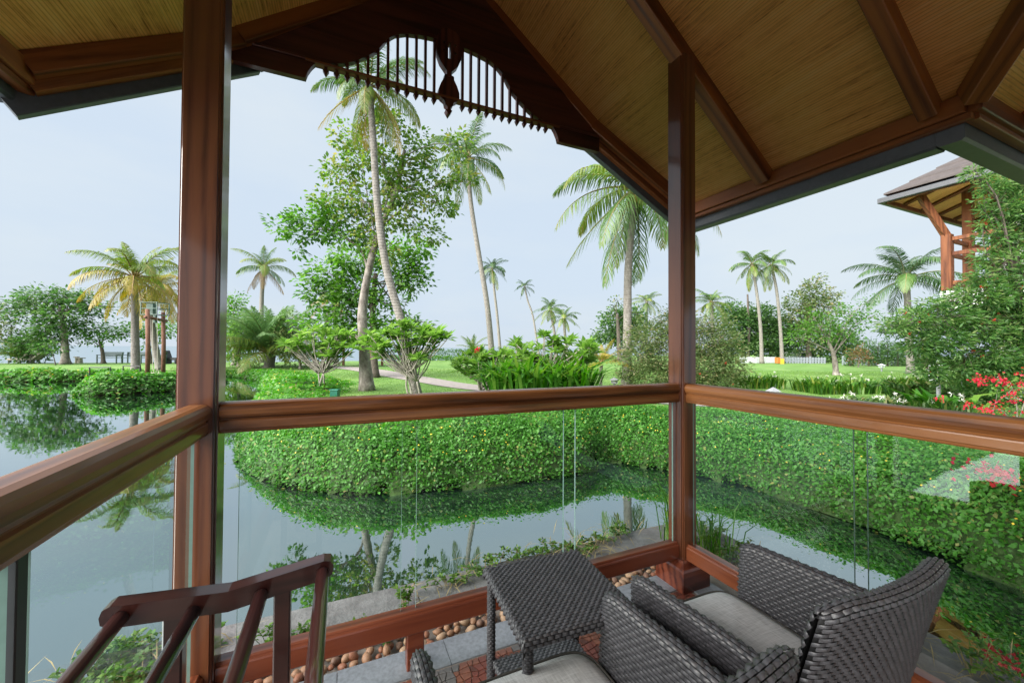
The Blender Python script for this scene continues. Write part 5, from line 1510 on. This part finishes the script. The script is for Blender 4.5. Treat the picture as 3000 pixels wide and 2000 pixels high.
# ---- weeds along the kerb
L_WEED = leafmat('weed_leaf', [(0.05, 0.12, 0.02), (0.085, 0.19, 0.03), (0.14, 0.24, 0.045)], .35, .4)
L_STRAW = leafmat('straw', [(0.26, 0.20, 0.09), (0.36, 0.28, 0.14)], .1, .8)
def weed(x, y, z, r, n, h, lf, label, straw=0, name='creeping_weed'):
    b = np.array([x, y, z]); th = thing(name, b, label, 'weed', 'weeds along the stone kerb')
    m = MB(); P, Dn = [], []
    for k in range(n):
        az = random.uniform(0, 6.28); e = b+np.array([cos(az)*r*random.uniform(.2, 1), sin(az)*r*.5*random.uniform(.2, 1), h*random.uniform(.25, 1)*.8])
        s_ = b+np.array([(e[0]-x)*.3, (e[1]-y)*.3, 0]); pth = smooth_path([s_, (s_+e)/2+np.array([0, 0, h*.2]), e], 6)
        m.tube(pth, .0016, 4, False)
        for q in pth[2:]:
            for _ in range(3): P.append(q); Dn.append((random.gauss(0, 1), random.gauss(0, 1), random.uniform(-.2, .8)))
    m.build('stem', L_STRAW if straw else L_WEED, th)
    P, Dn = np.array(P), np.array(Dn); k = len(P)
    V, Fq = leaf_quads(P, Dn, unit(rdir(k)*.6+np.array([0, 0, 1])), lf*rng.uniform(.6, 1.2, k), lf*.55*np.ones(k))
    link('foliage', arr_mesh('foliage', V-b, Fq, rng.random(k), L_WEED), None, th, b)
    if straw:
        Q = b+rng.normal(0, 1, (straw, 3))*np.array([r*.7, r*.35, .012])+np.array([0, 0, .03]); dr = rdir(straw)*np.array([1, 1, .25])
        V, Fq = leaf_quads(Q, dr, np.tile(np.array([0, 0, 1.]), (straw, 1)), np.full(straw, .16), np.full(straw, .005))
        link('dry_stalks', arr_mesh('dry_stalks', V-b, Fq, rng.random(straw), L_STRAW), None, th, b)
for (x_, y_, r, n, h, s_) in ((-.62, 2.05, .16, 14, .16, 0), (-.42, 2.12, .14, 12, .14, 0), (-.30, 2.24, .12, 9, .12, 0), (-.15, 2.20, .10, 8, .18, 0), (.10, 2.21, .16, 8, .06, 0), (.34, 2.24, .10, 10, .20, 6), (.62, 2.34, .16, 11, .13, 24), (.86, 2.40, .2, 14, .13, 20), (.95, 2.27, .10, 9, .08, 0), (1.12, 2.46, .2, 16, .12, 10), (1.35, 2.40, .22, 16, .13, 40), (1.58, 2.36, .22, 16, .12, 60), (1.76, 2.42, .2, 14, .10, 50), (1.98, 2.46, .2, 16, .14, 30), (1.7, 2.15, .2, 10, .05, 10), (.2, 2.08, .16, 6, .05, 0)):
    weed(x_, y_, -.004 if y_ > 2.23 else -.03, r, n, h*.8, .031, ('leafy weed tangled with dry straw on the granite kerb' if s_ >= 20 else 'upright leafy weed sprouting from the kerb joint' if h >= .16 else 'low leafy weed creeping beside the pebble strip' if y_ < 2.23 else 'small spreading weed on the outer kerb edge'), s_)
for (x_, y_, r, n, h, s_) in ((-.92, 2.42, .18, 20, .14, 20), (-.74, 2.36, .2, 20, .12, 20), (-.90, 2.20, .2, 22, .16, 20), (-.70, 2.16, .18, 20, .14, 30), (-.97, 2.32, .12, 12, .2, 0), (-.62, 2.30, .16, 16, .12, 10), (-.86, 2.05, .2, 18, .12, 20)):
    weed(x_, y_, -.02, r, n, h, .036, 'broad leafed creeper rambling over the rocks below the drying rack', s_)
for (x_, y_, r, n, h, s_) in ((2.60, 1.05, .2, 14, .18, 30), (2.66, .80, .2, 14, .18, 40), (2.52, .60, .2, 12, .16, 40), (2.66, 1.35, .18, 14, .14, 20), (2.50, 1.60, .2, 18, .14, 20), (2.62, 1.85, .2, 18, .16, 20), (2.42, 1.85, .2, 18, .14, 10), (2.55, 2.12, .2, 18, .16, 10), (2.36, 1.45, .2, 16, .12, 20)):
    weed(x_, y_, -.02, r, n, h, .034, 'straggly yellowing weed beside the kerb behind the corner armchair', s_)
def tall_grass(x, y, label):
    b = np.array([x, y, -.05]); th = thing('tall_grass', b, label, 'grass tuft')
    n = 70; az = rng.uniform(0, 2*pi, n); H = rng.uniform(.2, .52, n)
    base = b+np.stack([rng.normal(0, .07, n), rng.normal(0, .07, n), np.zeros(n)], -1)
    o_ = np.stack([np.cos(az), np.sin(az), np.zeros(n)], -1)
    mid = base+o_*(H*.18)[:, None]+np.array([0, 0, 1])*(H*.7)[:, None]; tip = base+o_*(H*.6)[:, None]+np.array([0, 0, 1])*(H*.9)[:, None]
    sd_ = unit(np.cross(o_, np.array([0, 0, 1.])+0*o_))*.0045
    V = np.stack([base-sd_, base+sd_, mid+sd_, mid-sd_, tip+sd_*.1, tip-sd_*.1], 1).reshape(-1, 3); k = np.arange(n)*6
    Fq = np.concatenate([np.stack([k, k+1, k+2, k+3], -1), np.stack([k+3, k+2, k+4, k+5], -1)])
    link('foliage', arr_mesh('foliage', V-b, Fq, np.tile(rng.random(n), 2), L_HELI), None, th, b)
tall_grass(2.30, 2.13, 'tall wispy grass tuft rising beside the slim corner post')
tall_grass(2.38, 1.98, 'wispy grass tuft with bent blades behind the side glass pane')

# ================================================================== THINGS IN THE GARDEN
M_BENCH = plain('grey_green_slats', (0.16, 0.21, 0.19), .6, .2, 12)
M_STONE = plain('pale_stone', (0.42, 0.38, 0.33), .85, .3, 6, .3)
M_LANT = plain('grey_lantern', (0.24, 0.25, 0.27), .6, .2, 20)
M_ROPE = plain('pale_rope', (0.55, 0.52, 0.42), .9, .15, 40)
M_GPOST = bark('garden_post', (0.16, 0.07, 0.045), (0.27, 0.14, 0.09), scale=12)
M_VWOOD = wood('villa_wood', 2, (0.14, 0.046, 0.020), (0.24, 0.09, 0.038), rough=.5, coat=0)
M_FENCEW = plain('white_fence_paint', (0.70, 0.73, 0.76), .6, .06, 5)
M_FENCEG = plain('grey_fence_paint', (0.25, 0.28, 0.32), .7, .15, 5)
RX = CR*np.array([1, 1, 0]); RX = RX/np.linalg.norm(RX)         # along the picture, level
FX_ = CF*np.array([1, 1, 0]); FX_ = FX_/np.linalg.norm(FX_)
class LB(MB):
    """geometry in a local frame: right, away, up at an origin"""
    def __init__(s, o, rz=0.0):
        super().__init__(); s.o = np.array(o); s.a = RX*cos(rz)+FX_*sin(rz); s.b = -RX*sin(rz)+FX_*cos(rz)
    def add(s, vs, fs, mi=0):
        return super().add([s.o+v[0]*s.a+v[1]*s.b+np.array([0, 0, v[2]]) for v in vs], fs, mi)
def bench(px, label, D=29.6, rz=0.0):
    o = gp(px, D, .12); o[2] = float(lawn_z(o[0], o[1])); t = thing('garden_bench', o, label, 'bench', 'green benches on the far bank'); w = .78
    for k in range(4): LB(o, rz).cbox((-w, -.22+k*.115, .41), (w, -.13+k*.115, .44)).build('slat', M_BENCH, t)
    for k in range(5): LB(o, rz).cbox((-w, .24+k*.022, .50+k*.075), (w, .265+k*.022, .56+k*.075)).build('slat', M_BENCH, t)
    for s in (-1, 1):
        LB(o, rz).box((s*w*.94-.03, -.22, 0), (s*w*.94+.03, -.16, .62)).build('leg', M_GREENMETAL, t)
        LB(o, rz).box((s*w*.94-.03, .24, 0), (s*w*.94+.03, .30, .86)).build('leg', M_GREENMETAL, t)
        LB(o, rz).cbox((s*w*.94-.035, -.24, .62), (s*w*.94+.035, .30, .66)).build('armrest', M_BENCH, t)
bench(320, 'grey green slatted bench beside the small bright tree')
bench(392, 'grey green slatted bench behind the palm on the point')
def lounger(px, label, D=28.6):
    o = gp(px, D, .12); o[2] = float(lawn_z(o[0], o[1])); t = thing('sun_lounger', o, label, 'lounger')
    LB(o).cbox((-.62, -.3, .22), (.35, .3, .34), .02).build('mattress', M_STONE, t)
    LB(o).add([(.35, -.3, .24), (.95, -.3, .70), (.95, .3, .70), (.35, .3, .24), (.30, -.3, .34), (.88, -.3, .80), (.88, .3, .80), (.30, .3, .34)], [(0, 1, 2, 3), (7, 6, 5, 4), (0, 4, 5, 1), (1, 5, 6, 2), (2, 6, 7, 3), (3, 7, 4, 0)]).build('backrest', M_STONE, t)
    for x in (-.5, .25):
        for y in (-.25, .25): LB(o).box((x-.03, y-.03, 0), (x+.03, y+.03, .22)).build('leg', M_METAL, t)
lounger(58, 'pale sun lounger with raised back under the tufted palm')
lounger(92, 'pale sun lounger beside the thick trunk of the flat crowned tree')
# dark day-bed and bin seen past the swing
o = gp(505, 29.5, .12); t = thing('sun_lounger', o, 'dark low lounger half hidden by the thick post', 'lounger')
LB(o).cbox((-.35, -.3, .28), (.5, .3, .46), .02).build('mattress', M_METAL, t)
LB(o).add([(-.35, -.3, .40), (-.55, -.3, .98), (-.55, .3, .98), (-.35, .3, .40), (-.28, -.3, .45), (-.47, -.3, 1.0), (-.47, .3, 1.0), (-.28, .3, .45)], [(0, 1, 2, 3), (7, 6, 5, 4), (0, 4, 5, 1), (1, 5, 6, 2), (2, 6, 7, 3), (3, 7, 4, 0)]).build('backrest', M_METAL, t)
for x in (-.3, .4): LB(o).box((x-.04, -.25, 0), (x+.04, .25, .28)).build('leg', M_METAL, t)
o = gp(476, 29, .12); t = thing('garden_bin', o, 'small green garden bin behind the swing post', 'bin')
LB(o).prism([(-.17, -.17), (.17, -.17), (.17, .17), (-.17, .17)], 2, 0, 1, 0, .62).build('body', M_GREENMETAL, t); LB(o).cbox((-.2, -.2, .62), (.2, .2, .68), .02).build('lid', M_GREENMETAL, t)
# lamp pole far left, stone stools
o = gp(31, 30, .12); t = thing('lamp_pole', o, 'thin dark pole with a small cross arm on the far bank', 'pole')
m = LB(o); m.tube([(0, 0, 0), (0, 0, 2.9)], .05, 8); m.build('pole', M_METAL, t); LB(o).box((-.28, -.03, 1.72), (.05, .03, 1.78)).build('cross_arm', M_METAL, t); LB(o).cbox((-.06, -.06, .5), (.09, .06, .62), .01).build('switch_box', M_METAL, t)
for px, w, h, lb in ((224, .12, .5, 'narrow stone post at the lakeside path'), (235, .2, .42, 'squat stone stool standing beside the narrow stone post')):
    o = gp(px, 29.5, .12); t = thing('stone_stool', o, lb, 'stool')
    m = LB(o); m.tube([(0, 0, 0), (0, 0, h*.85)], [w*.8, w*.6], 8); m.build('stem', M_STONE, t); LB(o).cbox((-w, -w, h*.85), (w, w, h), .02).build('seat', M_STONE, t)
# black landing rail by the water
o = gp(293, 15.3, .12); t = thing('landing_rail', o, 'black metal double handrail standing at the pond edge', 'handrail')
for y in (0, 1.2):
    hh = ((-.42, .40) if y == 0 else (-.30, .42))
    for x in hh:
        m = LB(o); m.tube([(x, y, -.5), (x, y, .48)], .02, 8); m.build('upright', M_METAL, t)
    m = LB(o); m.tube([(hh[0], y, .48), (hh[1], y, .48)], .02, 8); m.build('top_rail', M_METAL, t)
# swing on the grassy point
o = gp(455, 16.8, .15); t = thing('garden_swing', o, 'rope swing hung between two reddish wooden posts', 'swing')
for px, d, y0 in ((432, 16.3, 905), (478, 17.4, 915)):
    a = gp(px, d, .1); b = at(px, y0, d)
    MB().tube([a, (a+b)/2+np.array([.02, 0, 0]), b], [.085, .08, .075], 10).build('post', M_GPOST, t, smooth=True)
a, b = at(425, 928, 16.2), at(488, 940, 17.6)
MB().tube([a, b], .06, 10).build('cross_beam', M_GPOST, t, smooth=True)
for px in (447, 461):
    d = 16.8; q = at(px, 930, d); e = at(px, 1078, d)
    MB().tube([q, e], .012, 6).build('rope', M_ROPE, t)
    for sx in (-4, 4): MB().tube([e, at(px+sx, 1090, d), at(px+sx, 1102, d)], [.010, .010, .022], 6).build('rope', M_ROPE, t)
MB().tube([at(441, 1092, 16.8), at(467, 1094, 16.8)], .02, 6).build('seat', M_ROPE, t)
# open metal lamp frame on the palm
o = at(455, 905, 16.9); t = thing('swing_lamp', o, 'open green metal lamp frame fixed high above the swing', 'lamp')
for za in (-.26, .0, .26):
    for y_ in (-.3, .3): LB(o).box((-.34, y_-.012, za-.014), (.34, y_+.012, za+.014)).build('bar', M_GREENMETAL, t)
    for x_ in (-.34, .34): LB(o).box((x_-.012, -.3, za-.014), (x_+.012, .3, za+.014)).build('bar', M_GREENMETAL, t)
for x_ in (-.34, .34):
    for y_ in (-.3, .3): LB(o).box((x_-.016, y_-.016, -.28), (x_+.016, y_+.016, .28)).build('upright', M_GREENMETAL, t)
LB(o).box((-.30, -.1, -.24), (-.02, .1, .22)).build('lamp_housing', M_GREENMETAL, t)
LB(o).box((-.05, -.05, -.60), (.05, .05, -.26)).build('bracket', M_GREENMETAL, t)
# kiosk with brown roof
o = gp(1035, 27, .12); t = thing('garden_kiosk', o, 'little lakeside kiosk with brown hipped roof behind the frangipani', 'kiosk')
LB(o).add([(-1.5, -1.5, 1.75), (1.9, -1.5, 1.75), (1.9, 1.5, 1.75), (-1.5, 1.5, 1.75), (-.3, 0, 2.45), (.7, 0, 2.45)], [(0, 1, 5, 4), (1, 2, 5), (2, 3, 4, 5), (3, 0, 4), (3, 2, 1, 0)]).build('roof', M_TILE, t)
for x in (-1.2, 1.6):
    for y in (-1.2, 1.2): LB(o).box((x-.07, y-.07, 0), (x+.07, y+.07, 1.76)).build('post', M_GPOST, t)
# small lamps in the lawn
def lantern(px, D, zb, h, label, w=.19, mat=None, dome=False):
    o = gp(px, D, zb); t = thing('garden_lantern', o, label, 'lantern')
    m = LB(o); m.tube([(0, 0, 0), (0, 0, h*.55)], .04, 8); m.build('stem', M_LANT, t)
    for sx in (-1, 1):
        for sy in (-1, 1): LB(o).box((sx*w*.5-.014, sy*w*.5-.014, h*.55), (sx*w*.5+.014, sy*w*.5+.014, h*.78)).build('corner_post', mat or M_LANT, t)
    LB(o).box((-w*.6, -w*.6, h*.52), (w*.6, w*.6, h*.56)).build('tray', mat or M_LANT, t)
    LB(o).box((-w*.25, -w*.25, h*.56), (w*.25, w*.25, h*.76)).build('bulb_glass', M_WHITE, t)
    if dome:
        m = LB(o); rr = [(w*1.05, h*.78), (w*.95, h*.86), (w*.6, h*.96), (w*.15, h*1.0)]
        for i in range(3): m.tube([(0, 0, rr[i][1]), (0, 0, rr[i+1][1])], [rr[i][0], rr[i+1][0]], 14, i == 2)
        m.build('cap', mat or M_LANT, t, smooth=True)
    else:
        e = w*.95
        LB(o).add([(-e, -e, h*.78), (e, -e, h*.78), (e, e, h*.78), (-e, e, h*.78), (0, 0, h)], [(0, 1, 4), (1, 2, 4), (2, 3, 4), (3, 0, 4), (3, 2, 1, 0)]).build('cap', mat or M_LANT, t)
lantern(2266, 8.8, .15, .45, 'grey pyramid capped garden lantern just above the side handrail', w=.12)
lantern(1800, 12.6, .1, .42, 'low grey garden lantern at the foot of the large coconut palm', w=.14)
lantern(2583, 24, .1, .5, 'small white garden lantern far out on the lawn', w=.16, mat=M_FENCEW)
lantern(2750, 9.4, .2, .98, 'white domed garden lamp among the bottlebrush leaves', w=.20, mat=M_FENCEW, dome=True)
o = gp(981, 9.9, .12); t = thing('green_box', o, 'small dark green utility box on the lawn by the frangipani', 'box')
M_GBOX = plain('green_box_paint', (0.01, 0.13, 0.085), .5, .15, 10)
LB(o).cbox((-.095, -.08, 0), (.095, .08, .22), .008).build('body', M_GBOX, t); LB(o).cbox((-.105, -.09, .221), (.105, .09, .255), .008).build('lid', M_GBOX, t)
# fences along the far edge
def fence(x0, x1, D0, D1, h, label, mat, step, pw_=.10):
    a, b = gp(x0, D0, .1), gp(x1, D1, .1); L = np.linalg.norm(b-a); n = int(L/step); d = (b-a)/L; s = np.array([-d[1], d[0], 0])
    t = thing('garden_fence', (a+b)/2, label, 'fence')
    def bx(c, hw, hd, z0, z1): 
        m = MB(); V = []
        for z in (z0, z1):
            for i, j in ((-1, -1), (1, -1), (1, 1), (-1, 1)): V.append(c+d*hw*i+s*hd*j+np.array([0, 0, z-c[2]]))
        return m.add(V, [(3, 2, 1, 0), (4, 5, 6, 7), (0, 1, 5, 4), (1, 2, 6, 5), (2, 3, 7, 6), (3, 0, 4, 7)])
    for k in range(n):
        c = a+d*(k+.5)*L/n; bx(c, pw_/2, .012, .14, .1+h).build('picket', mat, t)
    for z in (.32, h-.1): bx((a+b)/2, L/2, .02, z, z+.08).build('rail', mat, t)
    for k in range(int(L/2.4)+1):
        c = a+d*min(k*2.4, L); bx(c, .06, .06, .0, .18+h).build('post', mat, t)
fence(2170, 2272, 36.5, 37.5, .62, 'white picket fence below the tree line by the twin palms', M_FENCEW, .26, .24)
fence(2293, 2420, 37, 36.5, .62, 'grey picket fence beside the yellow box', M_FENCEG, .24, .17)
fence(2470, 2760, 33.5, 32, .75, 'grey fence behind the row of narrow hedge trees', M_FENCEG, .26, .17)
o = gp(2284, 35.5, .1); t = thing('yellow_box', o, 'small yellow and orange play box at the end of the white fence', 'box')
LB(o).cbox((-.05, -.2, 0), (.30, .2, .5), .02).build('body', plain('yellow_paint', (.65, .42, .04), .6, .1, 5), t); LB(o).cbox((-.32, -.2, .1), (-.06, .2, .6), .02).build('side_panel', plain('orange_paint', (.55, .16, .03), .6, .1, 5), t)
o = gp(2362, 41, .1); t = thing('outbuilding', o, 'pale low outbuilding behind the grey picket fence', 'building')
LB(o).box((-1.1, 0, 0), (1.1, 2.4, 1.25)).build('wall', M_WHITE, t)
LB(o).add([(-1.3, -.25, 1.251), (1.3, -.25, 1.251), (1.3, 2.6, 1.251), (-1.3, 2.6, 1.251), (-1.2, 1.2, 1.5), (1.2, 1.2, 1.5)], [(0, 1, 5, 4), (1, 2, 5), (2, 3, 4, 5), (3, 0, 4), (3, 2, 1, 0)]).build('roof', M_FENCEG, t)
for x in (-.55, .35): LB(o).box((x, -.03, .45), (x+.4, -.003, .95)).build('window', M_FENCEG, t)
# bare dead palm stem
o = gp(2192, 39, .1); t = thing('dead_palm_stem', o, 'bare headless palm stem above the tree line by the twin palms', 'tree stem')
MB().tube([o, gp(2194, 39, 3.2), at(2190, 862, 39)], [.16, .13, .08], 10).build('trunk', M_DARKBARK, t, smooth=True)

# ---- the two-storey villa beside the pond
vx, vy = 14.1, 5.84                                   # corner of the upper eave
vil = thing('villa', (16, 3, .1), 'two storey villa with dark tiled hip roofs and open wooden balcony', 'building')
def hip(x0, y1, z, sx, sy, rise, name, mat, parent, th_=.14):
    """hip roof over x0..x0+sx, y1-sy..y1; rows of tiles step up the slope"""
    out_ = []
    inset = min(sx, sy)/2
    rows = 15
    r_ = MB()
    for k in range(rows):
        f0, f1 = k/rows, (k+1)/rows
        a0, a1 = inset*f0, inset*f1
        z0, z1 = z+rise*f0, z+rise*f1
        lo = .035
        for (p, q, r, s) in (((x0+a0, y1-a0), (x0+a0, y1-sy+a0), (x0+a1, y1-sy+a1), (x0+a1, y1-a1)), ((x0+sx-a0, y1-a0), (x0+a0, y1-a0), (x0+a1, y1-a1), (x0+sx-a1, y1-a1)), ((x0+a0, y1-sy+a0), (x0+sx-a0, y1-sy+a0), (x0+sx-a1, y1-sy+a1), (x0+a1, y1-sy+a1))):
            r_.add([(p[0], p[1], z0+lo+th_), (q[0], q[1], z0+lo+th_), (r[0], r[1], z1+th_), (s[0], s[1], z1+th_), (p[0], p[1], z0+th_-.01), (q[0], q[1], z0+th_-.01)], [(0, 1, 2, 3), (4, 5, 1, 0)])
    o_ = r_.build(name, mat, parent)
    return o_
M_TILEV = plain('villa_roof_tile', (0.070, 0.058, 0.056), .75, .25, 5, .3)
M_SOFFIT = bamboo('villa_soffit', 0)
ur = hip(vx, vy, 5.72, 12, 12, 4.2, 'upper_roof', M_TILEV, vil)
# soffit following the slope, gutter, rafters
for (nm, V) in (('soffit', [(vx+.02, vy-.02, 5.70), (vx+.02, vy-9, 5.70), (vx+3, vy-9, 6.75), (vx+3, vy-3, 6.75)]), ('soffit', [(vx+.02, vy-.02, 5.70), (vx+3, vy-3, 6.75), (vx+9, vy-3, 6.75), (vx+9, vy-.02, 5.70)])):
    MB().add(V, [(0, 1, 2, 3)]).build(nm, M_SOFFIT, vil)
MB().cbox((vx-.10, vy-9, 5.62), (vx+.01, vy+.10, 5.76), .012).build('gutter', M_GUTTER, vil)
MB().cbox((vx+.012, vy-.01, 5.62), (vx+9, vy+.10, 5.76), .012).build('gutter', M_GUTTER, vil)
MB().box((vx+.012, vy-9, 5.60), (vx+.06, vy-.07, 5.71)).build('fascia', M_VWOOD, vil)
MB().box((vx+.07, vy-.065, 5.60), (vx+9, vy-.012, 5.71)).build('fascia', M_VWOOD, vil)
for k in range(6):
    x = vx+.9+k*1.05
    MB().tube([(x, vy-.1, 5.68), (x, vy-3, 6.68)], .055, 4).build('rafter', M_VWOOD, vil)
for k in range(6):
    y = vy-.9-k*1.05
    MB().tube([(vx+.1, y, 5.68), (vx+3, y, 6.68)], .055, 4).build('rafter', M_VWOOD, vil)
MB().tube([(vx+.1, vy-.1, 5.69), (vx+3, vy-3, 6.70)], .065, 4).build('rafter', M_VWOOD, vil)
ax_, ay_ = 14.95, 4.86
def vpost(x, y, z0, z1, w=.10): MB().cbox((x-w, y-w, z0), (x+w, y+w, z1), .012).build('balcony_post', M_VWOOD, vil)
vpost(ax_, ay_, 3.06, 4.56)
vpost(16.25, ay_, 3.06, 6.2)
vpost(ax_, 2.3, 3.06, 4.56); vpost(16.25, 2.3, 3.06, 6.2); vpost(18.2, ay_, 3.06, 6.2)
MB().tube([(ax_, ay_, 4.50), (vx+.55, vy-.58, 5.70)], .10, 4).build('brace', M_VWOOD, vil)
MB().tube([(ax_, 2.3, 4.50), (vx+.55, 1.7, 5.70)], .10, 4).build('brace', M_VWOOD, vil)
for z in (4.38, 3.98, 3.20):
    MB().cbox((ax_-.04, 2.4, z), (ax_+.04, ay_-.105, z+.10)).build('balcony_rail', M_VWOOD, vil)
    MB().cbox((ax_+.105, ay_-.04, z+.003), (16.14, ay_+.04, z+.103)).build('balcony_rail', M_VWOOD, vil)
    MB().cbox((16.36, ay_-.04, z+.003), (18.09, ay_+.04, z+.103)).build('balcony_rail', M_VWOOD, vil)
MB().box((16.9, -3, .1), (24, 4.4, 6.0)).build('wall', M_WHITE, vil)
MB().box((14.86, -3, 2.55), (24, 4.98, 3.04)).build('balcony_parapet', M_WHITE, vil)
MB().box((16.6, -3, .1), (16.88, 4.5, 2.54)).build('wall', M_WHITE, vil)
M_DGLASS = plain('dark_window_glass', (.03, .045, .05), .08, .1, 3, spec=.8)
for y in (3.0, 1.2): MB().box((16.87, y-.55, 3.1), (16.897, y+.55, 5.2)).build('balcony_door', M_DGLASS, vil)
lr = hip(15.9, 6.6, 2.05, 11, 10, 1.5, 'lower_roof', M_TILEV, vil)
MB().cbox((15.80, -3, 1.98), (15.91, 6.7, 2.12), .012).build('gutter', M_GUTTER, vil)
MB().cbox((15.92, 6.59, 1.98), (24, 6.70, 2.12), .012).build('gutter', M_GUTTER, vil)
